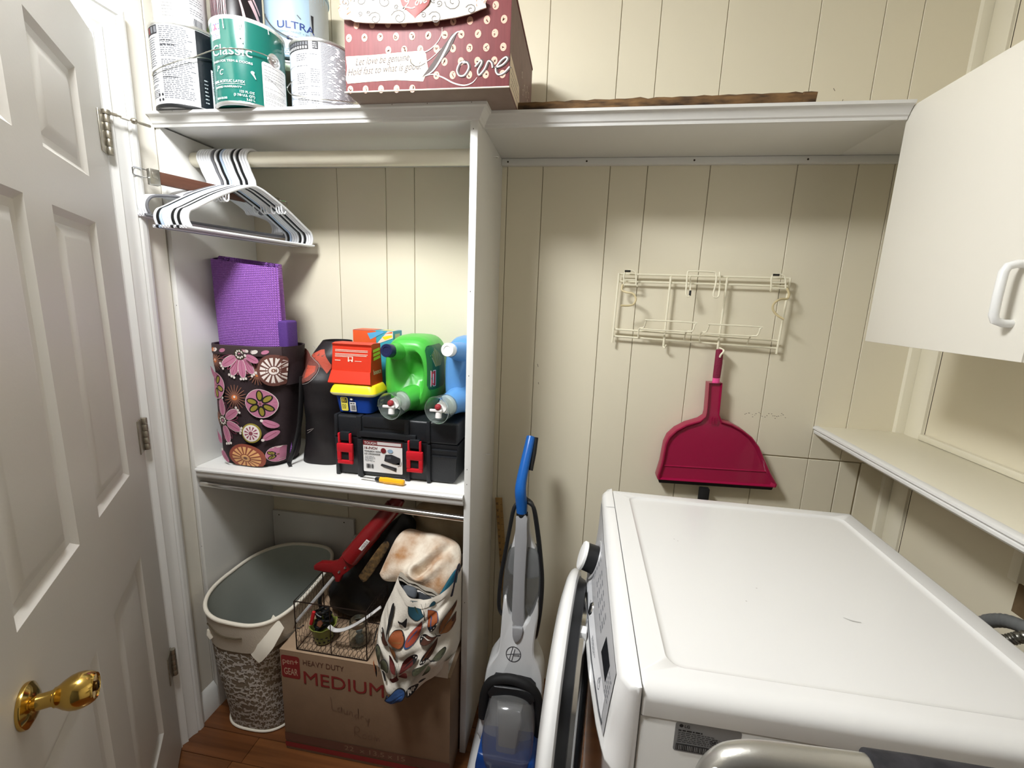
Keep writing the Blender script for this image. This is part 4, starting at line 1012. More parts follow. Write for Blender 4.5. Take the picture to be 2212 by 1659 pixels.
for x in (.503, .726):
    k = 0 if x < .6 else -.006
    l_ = tb.p('latch', G().box((x-.025, Y0-.012, .938+k), (x+.025, Y0-.001, .950+k), REDL, .003).box((x-.025, Y0-.012, .950+k), (x-.013, Y0-.001, .985+k), REDL, .002).box((x+.013, Y0-.012, .950+k), (x+.025, Y0-.001, .985+k), REDL, .002)
              .box((x-.026, Y0-.013, .976+k), (x+.026, Y0-.001, 1.004+k), REDL, .004).box((x-.022, Y0-.010, 1.0+k), (x-.016, Y0-.001, 1.036+k), REDL, .0015).box((x+.014, Y0-.010, 1.0+k), (x+.020, Y0-.001, 1.036+k), REDL, .0015).box((x-.013, Y0-.006, .948+k), (x+.013, Y0-.002, .978+k), BLACKM), label='red latch')
    tb.p('latch_catch', G().box((x-.016, Y0-.008, 1.012+k), (x+.015, Y0+.004, 1.04+k), TBX, .003), ld_)
tb.p('front_recess', G().box((.553, Y0+.003, .915), (.691, Y0+.0085, 1.02), TBX, .001))
pr = Print(plane_map((.557, Y0+.003, .916), (1, 0, 0), (0, 0, 1)), .05)
LW, LH = .126, .100
STK = mat('sticker_white', (226, 224, 222), .4); STR = mat('sticker_red', (112, 32, 36), .4); STG = mat('sticker_dark_grey', (70, 70, 74), .5)
pr.rrect(0, 0, LW, LH, .003, STK).layer().rect(0, .085, LW, LH, STR).layer()
pr.text('TOUGH', .004, .0885, .011, STK, bold=.03).rect(.046, .0885, LW-.004, LH-.002, mat('price_label', (206, 200, 198), .5))
pr.text('16-INCH', .004, .073, .0115, STR, shear=.2, bold=.04)
pr.text('TOOLBOX WITH', .004, .064, .007, INK, shear=.2, bold=.04).text('LID ORGANIZER', .004, .056, .007, INK, shear=.2, bold=.04)
pr.lines(.006, .034, .04, .052, 6, GINK, .4, skip=0).bars(.010, .012, .034, .026, INK, 14)
pr.ell(.066, .072, .0085, .0085, STR); pr.ell(.088, .072, .009, .006, mat('sticker_blue', (140, 166, 190), .5))
pr.poly([(.068, .040), (.072, .060), (.092, .062), (.120, .052), (.118, .030), (.098, .032)], INK).poly([(.056, .024), (.060, .030), (.108, .020), (.106, .008)], INK).poly([(.106, .034), (.124, .042), (.122, .03), (.112, .026)], mat('sticker_grey', (180, 178, 176), .5)).layer()
pr.poly([(.074, .054), (.09, .056), (.09, .048), (.076, .046)], STG).poly([(.066, .025), (.1, .018), (.098, .012), (.064, .02)], STG)  # dark grey shapes printed over the black picture
pr.done(tb, 'sticker')

# tub with yellow lid
def rring(cx, cy, a, b, r, z, n=6):
    o = []
    for sx, sy, q in ((1, -1, -90), (1, 1, 0), (-1, 1, 90), (-1, -1, 180)):
        for k in range(n+1):
            t = radians(q + 90*k/n); o.append(V((cx + sx*(a-r) + r*cos(t), cy + sy*(b-r) + r*sin(t), z)))
    return o
ZB = 1.0935
BLUET = mat('royal_blue_plastic', (18, 62, 150), .35); YEL = mat('yellow_plastic', (250, 222, 36), .4); LIDW = mat('cream_lid_rim', (236, 230, 170), .4)
tx, ty = .524, -.237
tub = T('laundry_tub', 'blue plastic tub with yellow lid standing on the toolbox', 'tub', (tx, ty, ZB))
tub.p('tub_body', G().loft([rring(tx, ty, a, b, .016, z) for z, a, b in ((ZB, .050, .030), (ZB+.003, .054, .034), (ZB+.052, .061, .040), (ZB+.060, .063, .042))], BLUET))
tl = tub.p('lid', G().loft([rring(tx, ty, a, b, .018, z) for z, a, b in ((ZB+.0565, .069, .048), (ZB+.062, .074, .052), (ZB+.066, .0745, .0525))], LIDW).loft([rring(tx, ty, a, b, .018, z) for z, a, b in ((ZB+.066, .0745, .0525), (ZB+.072, .073, .051), (ZB+.082, .069, .047), (ZB+.088, .066, .044), (ZB+.090, .063, .041))], YEL))
pr = Print(plane_map((tx-.06, ty-.0385, ZB+.006), (1, 0, 0), (0, -.14, 1)), .05)
pr.rrect(.022, .002, .044, .046, .004, mat('yellow_label', (240, 226, 90), .5)).layer().rect(.024, .028, .042, .045, INK).layer().lines(.026, .03, .040, .043, 4, YEL, .4, skip=0); pr.lines(.025, .008, .041, .024, 4, INK, .4, skip=0)
pr.rect(.050, .002, .070, .032, STK).layer().bars(.052, .005, .068, .022, INK, 12).lines(.052, .024, .068, .03, 1, INK, .5, skip=0); pr.rect(.050, .036, .064, .045, INK).layer().ell(.057, .0405, .004, .003, STK)
pr.done(tub, 'label_print')
pr = Print(plane_map((tx+.0600, ty-.03, ZB+.008), (0, 1, 0), (.14, 0, 1)), .05)
pr.rect(.02, .012, .04, .036, STK).layer().text('M', .023, .016, .02, BLUET, bold=.05); pr.done(tub, 'side_print', kind='stuff')

# orange-red dryer-sheet box on the tub
ORR = mat('orange_red_card', (208, 52, 26), .45); ORD = mat('orange_red_card_side', (196, 44, 22), .45); LIME = mat('lime_print', (206, 214, 70), .5); CARDW = mat('white_card_print', (240, 214, 196), .5)
zz0 = ZB + .0908
rb = T('dryer_sheet_box', 'orange-red dryer sheet box with lime stripes lying on the yellow tub lid', 'box', (.52, -.2, zz0))
fp = [(-.276, zz0), (-.283, zz0+.004), (-.271, zz0+.038), (-.267, zz0+.0395), (-.258, zz0+.112), (-.262, zz0+.120), (-.245, zz0+.123), (-.200, zz0+.121), (-.200, zz0)]
rg = []
for x, ins_ in ((.4465, .0), (.584, 0)):
    rg.append([V((x + (.006 if z > zz0+.03 else 0)*(1 if x < .5 else -1), y, z)) for y, z in fp])
rb.p('carton', G().loft(rg, ORR), smooth=20)
pr = Print(plane_map((.456, -.2672, zz0+.041), (1, 0, 0), (0, .12, 1)), .05)
for v, w_ in ((.060, 1), (.056, 1), (.048, 1), (.044, .97), (.040, .5)): pr.rect(.006, v, .006+.105*w_, v+.0016, CARDW)
pr.rect(.006, .028, .024, .030, CARDW).rect(.048, .030-.004, .064, .042, CARDW).rect(.07, .028, .092, .0295, CARDW).layer()
pr.rect(.051, .032, .061, .040, ORD).ell(.056, .028, .004, .002, ORD)
pr.stroke([(0, -.002), (.118, -.0015)], .0012, ORD); pr.done(rb, 'front_print')
pr = Print(plane_map((.5842, -.262, zz0), (0, 1, 0), (-.05, 0, 1)), .03)
for v in (.072, .084, .096): pr.poly([(.008, v), (.055, v+.004), (.055, v+.013), (.010, v+.009)], LIME)
pr.text('bounce', .004, .030, .022, CARDW, bold=.04, width=.05); pr.done(rb, 'side_print', kind='stuff')
# bright carton behind
TEAL = mat('teal_card', (52, 150, 168), .45); OCA = mat('orange_card', (224, 92, 44), .45)
bc = T('bright_carton', 'tall teal and orange carton standing behind the dryer sheet box', 'box', (.56, -.11, ZB))
bc.p('carton', G().box((.455, -.138, ZB), (.5945, -.072, 1.338), TEAL, .001))
pr = Print(plane_map((.455, -.1385, ZB), (1, 0, 0), (0, 0, 1)), .05)
pr.rect(0, .18, .08, .244, OCA).poly([(.08, .2), (.12, .244), (.138, .244), (.138, .222)], CARDW).layer().poly([(.06, .215), (.11, .24), (.10, .244), (.05, .235)], mat('sky_print', (90, 170, 214), .5)).poly([(.1, .225), (.134, .232), (.136, .226), (.11, .215)], YEL).poly([(.11, .236), (.136, .243), (.136, .238)], OCA); pr.done(bc, 'front_print')
pr = Print(plane_map((.5947, -.138, ZB), (0, 1, 0), (0, 0, 1)), .05)
pr.rect(0, .2, .066, .244, mat('sky_print', (90, 170, 214), .5)).layer().rect(.01, .21, .05, .235, CARDW); pr.done(bc, 'side_print', kind='stuff')
pr = Print(plane_map((.455, -.138, 1.3382), (1, 0, 0), (0, 1, 0)), .05)
pr.rect(0, 0, .07, .066, OCA).rect(.09, .01, .135, .05, CARDW).layer().ell(.11, .03, .02, .015, YEL); pr.done(bc, 'top_print')

# detergent jugs lying on their sides with dispenser taps
CLEAR = mat('clear_plastic', (235, 245, 240), .06, trans=.92, ior=1.25)
TAPW = mat('tap_white', (236, 232, 230), .35); BTN = mat('tap_red_button', (150, 44, 50), .4)
def jug(name, label, x0, x1, m, capm, cap, tap, hole, yo=0):
    t = T(name, label, 'detergent jug', ((x0+x1)/2, -.16, ZB), group='detergent jugs on the toolbox')
    cx = (x0+x1)/2; a = (x1-x0)/2; zl, zh = ZB, ZB + .242; cz = (zl+zh)/2; b = (zh-zl)/2
    rg = []
    for y, k in ((-.242, .0), (-.242, .45), (-.240, .66), (-.234, .80), (-.222, .91), (-.205, .97), (-.18, 1), (-.13, 1), (-.085, .97), (-.065, .9), (-.055, .78), (-.052, .5), (-.052, 0)):
        ring = []
        for q in range(40):
            w_ = 2*pi*q/40; c, s_ = cos(w_), sin(w_)
            px_ = cx + a*k*math.copysign(abs(c)**.62, c); pz = cz + b*(k if k < .99 else 1)*math.copysign(abs(s_)**.72, s_)
            if s_ < 0 and k > .6: pz = max(zl, pz)
            d = ((px_-hole[0])/hole[2])**2 + ((pz-hole[1])/hole[3])**2
            dy = .055*math.exp(-d*d*.9) if y < -.15 else 0
            ring.append(V((px_, y + dy + (yo if y < -.1 else 0), pz)))
        rg.append(ring)
    # finer front: insert extra rings for the thumb recess
    fine = []
    for A, Bq in zip(rg, rg[1:]):
        fine.append(A)
        if A[0].y < -.19 + .06 and Bq[0].y < -.1:
            for tt in (1/3, 2/3):
                R2 = []
                for p, q in zip(A, Bq):
                    v = p.lerp(q, tt); R2.append(v)
                fine.append(R2)
    fine.append(rg[-1])
    body = t.p('jug_body', G().loft(fine, m), smooth=60)
    # filler neck and cap
    n0 = V((cap[0]+.020, -.17, cap[1]-.022)); n1 = V((cap[0]+.003, -.272, cap[1]-.003)); c1 = V((cap[0], -.298, cap[1])); d = (c1-n1).normalized()
    t.p('filler_neck', G().tube([n0, n0.lerp(n1, .5), n1], [.034, .028, .021], m, 24), body)
    t.p('cap', G().lathe([(0, 0), (.019, 0), (.0195, .003), (.0195, .024), (.0185, .026), (.011, .026), (.010, .0245), (0, .0245)], capm, frame(n1, d), 28))
    # tap and clear cup
    n0 = V((tap[0]+.040, -.16, tap[1]+.012)); n1 = V((tap[0]+.012, -.262, tap[1]+.003)); c1 = V((tap[0], -.305, tap[1])); d = (c1-n1).normalized()
    t.p('tap_neck', G().tube([n0, n0.lerp(n1, .5), n1], [.042, .040, .032], m, 28), body)
    F = frame(n1, d, (1, 0, 0))
    tp = t.p('tap', G().lathe([(0, 0), (.025, 0), (.025, .012), (.022, .016), (.0, .016)], TAPW, F, 24).tube([c1 + V((0, -.004, .01)), c1 + V((0, -.010, -.008)), c1 + V((0, -.012, -.024))], .009, TAPW, 14).box((-.020, -.004, -.003), (.016, .004, .004), TAPW, .0015, Mx.Translation(c1 + V((-.004, -.016, -.002))))
              .lathe([(.0, .004), (.016, .002), (.017, -.004), (.012, -.012)], TAPW, frame(c1 + V((.006, -.004, .006)), (0, -1, .25)), 20))
    t.p('tap_button', G().lathe([(0, .006), (.006, .005), (.009, .002), (.0095, -.004)], BTN, frame(c1 + V((0, -.017, .009)), (0, -1, .3)), 18), tp, label='red tap button')
    t.p('measuring_cup', G().lathe([(.034, -.004), (.0395, .052), (.0405, .0535), (.0402, .0545), (.0385, .0535), (.0330, -.003), (.0335, -.0045)], CLEAR, frame(n1 + d*.008, d), 36))
    return t, body
GRJ = mat('bright_green_plastic', (74, 178, 66), .35); BLJ = mat('sky_blue_plastic', (92, 148, 204), .35)
t, b_ = jug('detergent_jug', 'bright green detergent jug with navy cap and clear cup on its tap', .597, .762, GRJ, mat('navy_cap', (26, 32, 70), .35), (.642, 1.296), (.664, 1.1385), (.70, 1.222, .026, .052))
def jl(u, v, k):
    y = -.236 + u; q = min(1, abs(v + ZB + .05 - (ZB + .121))/.121); kk = interp([(-.240, .66), (-.234, .80), (-.222, .91), (-.205, .97), (-.18, 1)], y)
    return V((.6795 + .0825*kk*sqrt(max(0, 1 - q**(2/.72)))**.62 + k, y - k*.5, ZB + .05 + v))
pr = Print(jl, .012, base=.0016)
LG2 = mat('label_dark_green', (26, 96, 52), .4); GOL = mat('label_gold', (206, 186, 90), .5); RDL = mat('label_red', (186, 40, 44), .5)
pr.rrect(0, .03, .11, .165, .015, LG2).layer()
for k in range(14): pr.stroke([(.012 + k*.006, .155 - abs(k-5)*.004), (.03 + k*.003, .10)], .0016, GOL if k % 3 else mat('label_pale', (226, 214, 160), .5))
pr.layer().rect(.008, .04, .03, .09, WINK).layer().rect(.010, .042, .028, .088, RDL).layer().rect(.014, .05, .019, .08, WINK); pr.done(t, 'side_label', b_)
t, b_ = jug('detergent_jug', 'sky blue detergent jug with white cap beside the closet divider', .782, .889, BLJ, mat('white_cap', (232, 232, 230), .35), (.824, 1.308), (.806, 1.1375), (.868, 1.215, .022, .05), .028)

# screwdriver lying in front of the toolbox
sd = T('screwdriver', 'yellow-handled screwdriver lying in front of the toolbox', 'screwdriver', (.64, -.328, ZT_))
a, b = V((.704, -.322, ZT_+.0098)), V((.625, -.316, ZT_+.0098)); d = (b-a).normalized()
hd = sd.p('handle', G().lathe([(0, 0), (.006, .0005), (.0088, .004), (.0094, .012), (.0086, .03), (.0096, .05), (.0098, .062), (.008, .07), (.0085, .079), (.007, .08), (0, .08)], mat('amber_yellow_plastic', (240, 176, 28), .3), frame(a, d), 8), smooth=20, label='yellow fluted handle')
sd.p('collar', G().lathe([(0, .0802), (.0072, .0802), (.0066, .092), (.0045, .095), (0, .095)], BLACK, frame(a, d), 16))
sd.p('shaft', G().tube([a + d*.094, a + d*.135], .0032, CHROME, 10).box((-.0035, -.0006, .134), (.0035, .0006, .146), CHROME, 0, frame(a, d)))
# ================================================================ UNDER THE MIDDLE SHELF
def pillow(outline, nrm, df, db_, m, K=8, fn=None, g=None, pw=.5):
    """soft body: outline loop (star-shaped) bulging by df along nrm and db_ the other way; fn(p, k) adds folds"""
    P = [V(p) for p in outline]; c = sum(P, V()) / len(P); nrm = V(nrm).normalized(); rg = []
    for j in range(-K, K+1):
        t = j/K; k = 1 - abs(t)**1.6 if abs(t) < 1 else .0
        k = max(k, .02); h = (1 - k*k)**pw; h = h*(df if t > 0 else -db_)
        rg.append([c + (p-c)*k + nrm*h for p in P])
    rg = rg[::-1]
    if fn: rg = [[fn(q, j) for q in r] for j, r in enumerate(rg)]
    g = g or G(); g.loft(rg, m); return g
def dense(pts, n=4): return spl(list(pts) + [pts[0]], n)[:-1]

# laundry hamper
TAUPE = mat('taupe_fabric', (138, 124, 106), .8, bump=(500, .3)); BAND = mat('cream_canvas_band', (206, 196, 180), .75, bump=(300, .3)); LINE = mat('grey_green_lining', (172, 176, 168), .7, noise=(6, .3), rgb2=(150, 154, 148)); PIPE = mat('ivory_piping', (232, 224, 208), .6); DAM = mat('pale_damask_print', (214, 208, 200), .7)
class Hamp(Bag):
    def zz(s, q, z):   # rim rises towards the back left
        t = (z - s.z0)/(s.z1 - s.z0); return z + t*t*(.010*sin(q) - .006*cos(q) + .008*sin(2*q + .6))
    def at(s, q, z, k=0):
        cx, cy, a, b = s.par(z); e = 2/s.n; c, d = cos(q), sin(q)
        return V((cx + (a+k)*math.copysign(abs(c)**e, c), cy + (b+k)*math.copysign(abs(d)**e, d) + s.wr*sin(3*q + z*20), s.zz(q, z)))
HZ = .472
Hm = Hamp(.004, HZ, [(0, .182), (1, .194)], [(0, -.238), (1, -.250)], [(0, .122), (.5, .140), (1, .156)], [(0, .163), (.5, .188), (1, .205)], 2.9, .002)
hp_ = T('laundry_hamper', 'cloth laundry hamper in taupe damask with a cream band standing on the floor', 'hamper', (.185, -.24, 0))
NQ = 72
rg = [[Hm.at(2*pi*k/NQ, lerp(.004, HZ, j/24)) for k in range(NQ)] for j in range(25)]
hb = hp_.p('hamper_body', G().loft(rg, TAUPE, cap1=False), smooth=60)
rin = [[Hm.at(2*pi*k/NQ, lerp(HZ, .012, j/12), -.005) for k in range(NQ)] for j in range(13)]
hp_.p('lining', G().loft(rin, LINE, cap0=False), smooth=60)
hp_.p('rim_piping', G().tube([Hm.at(2*pi*k/NQ, HZ, -.001) for k in range(NQ)], .006, PIPE, 10, closed=True))
hp_.p('base_piping', G().tube([Hm.at(2*pi*k/NQ, .006, .0015) for k in range(NQ)], .0045, PIPE, 8, closed=True))
bz = lambda q: .372 - .02*cos(q*1.0 + 1.2) - .012*sin(2*q)
rb_ = [[Hm.at(2*pi*k/NQ, lerp(bz(2*pi*k/NQ), HZ - .003, j/4), .0022) for k in range(NQ)] for j in range(5)]
hp_.p('canvas_band', G().loft(rb_, BAND, cap0=False, cap1=False), smooth=60)
# hand slot, its shade drawn as a dark cord, and folded carrying strap
q0 = radians(258)
hp_.p('hand_slot', G().tube([Hm.at(q0 - .34 + .085*k, .420 + .008*sin(k*.8), .003) for k in range(9)], .0028, mat('slot_shadow_cord', (96, 84, 66), .9), 6), label='slit for the hand, its shade a dark cord')
st = [Hm.at(radians(a), z, k) for a, z, k in ((318, .462, .004), (312, .440, .009), (305, .410, .013), (298, .385, .012), (291, .358, .006), (287, .349, .004))]
sw = V((.044, -.012, -.030))
hp_.p('carry_strap', G().loft([[p - sw*.5, p + V((0, -.004, .001)), p + sw*.5, p + V((0, .003, 0))] for p in st], PIPE), smooth=60)
hp_.p('strap_end', G().tube([Hm.at(radians(243), .405, .003), Hm.at(radians(244), .392, .008), Hm.at(radians(246), .378, .005)], .007, PIPE, 8))
pr = Print(lambda u, v, k: Hm.at(u, v, k), 9, base=.001)
rd = random.Random(5)
for j in range(17):
    for i in range(27):
        q = radians(188) + i*radians(5.6) + (radians(2.8) if j % 2 else 0) + rd.uniform(-.02, .02); z = .022 + j*.0205 + rd.uniform(-.003, .003)
        if z > bz(q) - .012: continue
        s_ = rd.choice((-1, 1)); a0 = rd.uniform(-.6, .6); R_ = rd.uniform(.0080, .0115)
        pts = []
        for k in range(8):
            a = a0 + s_*k*.62; rr_ = R_*(1 - k*.085); pts.append((q + rr_*cos(a)/.17, z + rr_*sin(a)))
        pr.stroke(pts, [.009*(.35 + .65*sin(pi*k/7)) for k in range(8)], DAM)
        # width is in mixed units: draw leaves as small lozenges
        for e in (0, 1):
            a = a0 + s_*(1.1 + e*1.5) + .5; cx_, cz_ = q + R_*1.25*cos(a)/.17, z + R_*1.25*sin(a)
            pr.poly([(cx_ + .0055*cos(a + t)/.17*w_, cz_ + .0055*sin(a + t)*w_) for t, w_ in ((0, 1), (1.4, .42), (3.14, .8), (-1.4, .42))], DAM)
mk('damask_print', pr.g, hb, hp_.inv, 0, kind='stuff', fix=False)

# cardboard moving box
KRAFT = mat('brown_corrugated_card', (134, 108, 84), .8, noise=(18, .35), rgb2=(120, 95, 72), bump=(120, .08)); KRE = mat('card_top_flaps', (168, 142, 116), .8, noise=(18, .3)); REDI = mat('red_brown_box_ink', (128, 34, 32), .7); BRI = mat('dark_brown_box_ink', (98, 62, 48), .7); TAN = mat('box_tan_ink', (190, 160, 134), .7); PENC = mat('marker_pencil', (112, 84, 66), .8)
QX0, QX1, QY0, QY1, QZ = .338, .884, -.430, -.035, .370
mb = T('moving_box', 'brown cardboard moving box with red MEDIUM print on the closet floor', 'box', ((QX0+QX1)/2, -.24, 0))
cb_ = mb.p('carton', G().box((QX0, QY0, .0006), (QX1, QY1, QZ-.003), KRAFT, .0015))
mb.p('top_flap', G().box((QX0, QY0, QZ-.0028), (QX1, -.2335, QZ), KRE, .001)); mb.p('top_flap', G().box((QX0, -.2325, QZ-.0028), (QX1, QY1, QZ), KRE, .001))
pr = Print(plane_map((QX0, QY0, 0), (1, 0, 0), (0, 0, 1)), .1)
pr.rrect(.004, .272, .066, .352, .008, REDI).layer()
pr.text('pen+', .009, .322, .030, TAN, width=.052).text('GEAR', .012, .284, .034, TAN, bold=.006, width=.046)
pr.text('HEAVY DUTY', .078, .328, .027, BRI, width=.135)
pr.text('MEDIUM', .078, .262, .064, REDI, bold=.006, width=.262)
pr.rect(0, .012, QX1-QX0, .030, REDI).rect(0, .036, QX1-QX0, .066, BRI).layer()
pr.text('22  x 13.5 x 15', .205, .042, .024, KRAFT, width=.20)
def hand(pts): pr.stroke(spl([(p[0], p[1]) for p in pts], 4), .0016, PENC)
x = .165; z = .185
hand([(x, z+.045), (x+.003, z+.02), (x+.004, z), (x+.02, z-.004)])
for i, gl in enumerate((((.0, .012), (-.008, .006), (-.004, -.004), (.004, .004), (.005, .014), (.006, -.004)), ((-.005, .012), (-.005, 0), (.003, -.003), (.006, .010), (.007, -.004)), ((-.005, .0), (-.003, .012), (.003, .010), (.005, -.004)), ((.004, .010), (-.005, .006), (-.003, -.004), (.005, .003), (.006, .032), (.007, -.004)), ((-.004, .0), (-.003, .011), (.006, .010)), ((-.006, .010), (-.001, -.001), (.006, .011), (.0, -.016)))):
    hand([(x+.030+i*.018+a, z+b-i*.004) for a, b in gl])
x, z = .24, .10
hand([(x, z), (x+.002, z+.036), (x+.016, z+.034), (x+.014, z+.02), (x+.002, z+.016), (x+.022, z-.002)])
for i in range(2): hand([(x+.034+i*.018+.007*cos(a), z+.006+.008*sin(a)) for a in (0, 1.5, 3, 4.5, 6.2)])
hand([(x+.064, z-.002), (x+.066, z+.012), (x+.072, z+.008), (x+.073, z-.002), (x+.079, z+.011), (x+.084, z-.002)])
pr.done(mb, 'box_print', cb_)

# wire basket on the box
BW = mat('dark_bronze_wire', (48, 36, 30), .5, .6)
wb0, wb1, wy0, wy1, wz0, wz1 = .392, .622, -.422, -.272, QZ+.0022, QZ+.168
bk = T('wire_basket', 'dark wire mesh basket holding a green pot and a jar on the moving box', 'basket', ((wb0+wb1)/2, (wy0+wy1)/2, QZ))
g = G(); C4 = [(wb0, wy0), (wb1, wy0), (wb1, wy1), (wb0, wy1)]
for z in (wz0, wz1): g.tube([(x, y, z) for x, y in C4], .0018, BW, 6, closed=True)
for x, y in C4: g.tube([(x, y, wz0), (x, y, wz1)], .0018, BW, 6)
xm = (wb0+wb1)/2
g.tube([(xm, wy0, wz0), (xm, wy0, wz1)], .0014, BW, 6)
bk.p('basket_frame', g)
g = G()
def hexwire(O, ux, uy, w_, h_):
    O, ux, uy = V(O), V(ux), V(uy); s_ = .0165
    nx = int(w_/(s_*.9)); nz = int(h_/(s_*1.5))
    for j in range(nz+1):
        pts = []
        for i in range(nx*2+1):
            u = min(w_, i*s_*.45); v = j*s_*1.5 + (s_*.5 if (i + j) % 2 else 0); pts.append(O + ux*u + uy*min(h_, v))
        g.tube(pts, .00055, BW, 4)
        for i in range(nx*2+1):
            if (i + j) % 2 and j < nz:
                u = min(w_, i*s_*.45); v = j*s_*1.5 + s_*.5; g.tube([O + ux*u + uy*v, O + ux*u + uy*min(h_, v + s_)], .00055, BW, 4)
hexwire((wb0, wy0, wz0), (1, 0, 0), (0, 0, 1), wb1-wb0, .05); hexwire((wb0, wy0, wz0), (0, 1, 0), (0, 0, 1), wy1-wy0, wz1-wz0)
hexwire((wb1, wy0, wz0), (0, 1, 0), (0, 0, 1), wy1-wy0, wz1-wz0); hexwire((wb0, wy1, wz0), (1, 0, 0), (0, 0, 1), wb1-wb0, wz1-wz0); hexwire((wb0, wy0, wz0), (1, 0, 0), (0, 1, 0), wb1-wb0, wy1-wy0)
bk.p('wire_mesh', g, smooth=0, kind='stuff')
zb_ = QZ + .0038
GRP = mat('green_glazed_ceramic', (126, 132, 62), .3, noise=(40, .4), rgb2=(100, 108, 48))
pc = (.452, -.372)
gp_ = T('ceramic_pot', 'small green scalloped ceramic pot with dark oval holes inside the wire basket', 'pot', (pc[0], pc[1], zb_))
rg = []
for r, z in ((.024, 0), (.027, .002), (.031, .02), (.035, .045), (.040, .056), (.041, .060), (.038, .060), (.034, .05), (.026, .012), (.0, .008)):
    rg.append([V((pc[0] + r*(1 + (.05*cos(8*q) if z > .05 else 0))*cos(q), pc[1] + r*(1 + (.05*cos(8*q) if z > .05 else 0))*sin(q), zb_ + z + (.003*cos(8*q) if z > .05 else 0))) for q in [2*pi*k/48 for k in range(48)]])
pb = gp_.p('pot_body', G().loft(rg, GRP, cap1=False), smooth=60)
a0 = facing(pc)
pr = Print(cyl_map((pc[0], pc[1], zb_), .031, a0, .004/.045*.045, .045), .01, base=.0016)
for i in range(-3, 4):
    pr.ell(i*.012, .016, .0026, .0036, BLKP, .3); pr.ell(i*.012 + .006, .030, .0036, .0026, BLKP)
pr.done(gp_, 'dark_holes', pb)
bd = T('black_cord_bundle', 'tangle of black cord with a copper clip in the green pot', 'cord', (pc[0], pc[1], zb_ + .05))
g = G(); rd = random.Random(9)
for k in range(7):
    a = rd.uniform(0, 6); pts = [(pc[0] + .024*cos(a + t*1.5)*rd.uniform(.6, 1.3), pc[1] + .022*sin(a + t*1.5), zb_ + .052 + .010*k*.8 + rd.uniform(-.006, .012)) for t in range(5)]
    g.tube(spl(pts, 5), .0042, BLACK, 6)
bd.p('cord', g); bd.p('copper_clip', G().prism([(-.008, -.006), (.004, -.010), (.010, .002), (.002, .010), (-.007, .006)], -.002, .002, mat('copper', (176, 116, 92), .35, .8), frame((pc[0] + .008, pc[1] - .030, zb_ + .082), (0, -1, .4))))
jc = (.565, -.362)
GLS = mat('clear_glass', (240, 244, 242), .03, trans=1, ior=1.3)
jr = T('glass_jar', 'small clear glass jar with a metal screw ring inside the wire basket', 'jar', (jc[0], jc[1], zb_))
jr.p('jar_glass', G().lathe([(0, .0), (.024, 0), (.029, .004), (.030, .03), (.029, .056), (.025, .066), (.025, .084), (.0235, .084), (.0235, .066), (.0275, .055), (.0285, .03), (.027, .006), (0, .004)], GLS, Mx.Translation((jc[0], jc[1], zb_)), 32))
jr.p('screw_ring', G().lathe([(.0262, .066), (.0272, .067), (.0272, .079), (.0265, .081), (.0262, .08)], STEEL, Mx.Translation((jc[0], jc[1], zb_)), 32))
sj = T('glass_bottle_stopper', 'tiny faceted glass bottle inside the clear jar', 'bottle', (jc[0]+.002, jc[1], zb_+.005), group=None)
sj.p('bottle_glass', G().lathe([(0, 0), (.012, 0), (.014, .01), (.012, .02), (.006, .026), (.006, .032), (.010, .036), (.009, .044), (0, .046)], mat('grey_glass', (150, 158, 156), .08, trans=.6), Mx.Translation((jc[0]+.002, jc[1], zb_+.0052)), 10), smooth=0)
single('white_strap', G().tube(spl([(.492, -.405, .455), (.515, -.408, .447), (.55, -.405, .456), (.60, -.395, .487), (.645, -.372, .520)], 6), .0075, mat('white_webbing', (206, 204, 202), .7), 8, flat=.5),
       'narrow white webbing strap looped across the wire basket', 'strap', (.55, -.405, .447))
single('red_clip', G().box((-.005, -.004, -.024), (.005, .004, .024), mat('red_plastic', (196, 34, 40), .4), .002, Mx.Translation((.435, -.40, .470)) @ Mx.Rotation(.25, 4, 'Y')), 'small red plastic clip upright in the back of the wire basket', 'clip', (.435, -.40, .446))

# black soft bag behind the basket, with a leopard panel
BFAB = mat('black_bag_fabric', (17, 17, 18), .55, bump=(25, .3))
bgo = dense([(.675, -.235, .775), (.61, -.24, .715), (.535, -.25, .63), (.465, -.25, .56), (.42, -.25, .50), (.40, -.25, .43), (.42, -.25, .385), (.55, -.25, .376), (.61, -.24, .42), (.640, -.24, .52), (.665, -.24, .62), (.70, -.235, .71)], 4)
bb_ = T('black_soft_bag', 'black soft bag with leopard-print panel slumped behind the wire basket', 'bag', (.54, -.24, QZ))
def bfold(p, j): return V((p.x, p.y + .006*sin(p.x*60 + p.z*50) + .004*sin(p.z*90), max(QZ+.0005, p.z)))
bbm = bb_.p('bag_body', pillow(bgo, (0, -1, .25), .065, .10, BFAB, 8, bfold), smooth=60)
LEO = mat('leopard_tan_print', (116, 88, 50), .7)
c_ = sum((V(p) for p in bgo), V()) / len(bgo)
pr = Print(lambda u, v, k: V((u, -.312 + .35*(abs(u-.60) + abs(v-.62))*.4 - k, v)), .02)
rd = random.Random(2)
for k in range(70):
    t = rd.random(); u = lerp(.565, .655, t) + rd.uniform(-.012, .012); v = lerp(.575, .700, t) + rd.uniform(-.014, .014)
    pr.ell(u, v, rd.uniform(.0015, .005), rd.uniform(.001, .0026), LEO, rd.uniform(0, 3), 7)
bb_.p('bag_handle', G().tube(spl([(.435, -.335, .43), (.425, -.345, .48), (.44, -.345, .53), (.47, -.335, .565)], 5), .006, BLACK, 8), bbm)
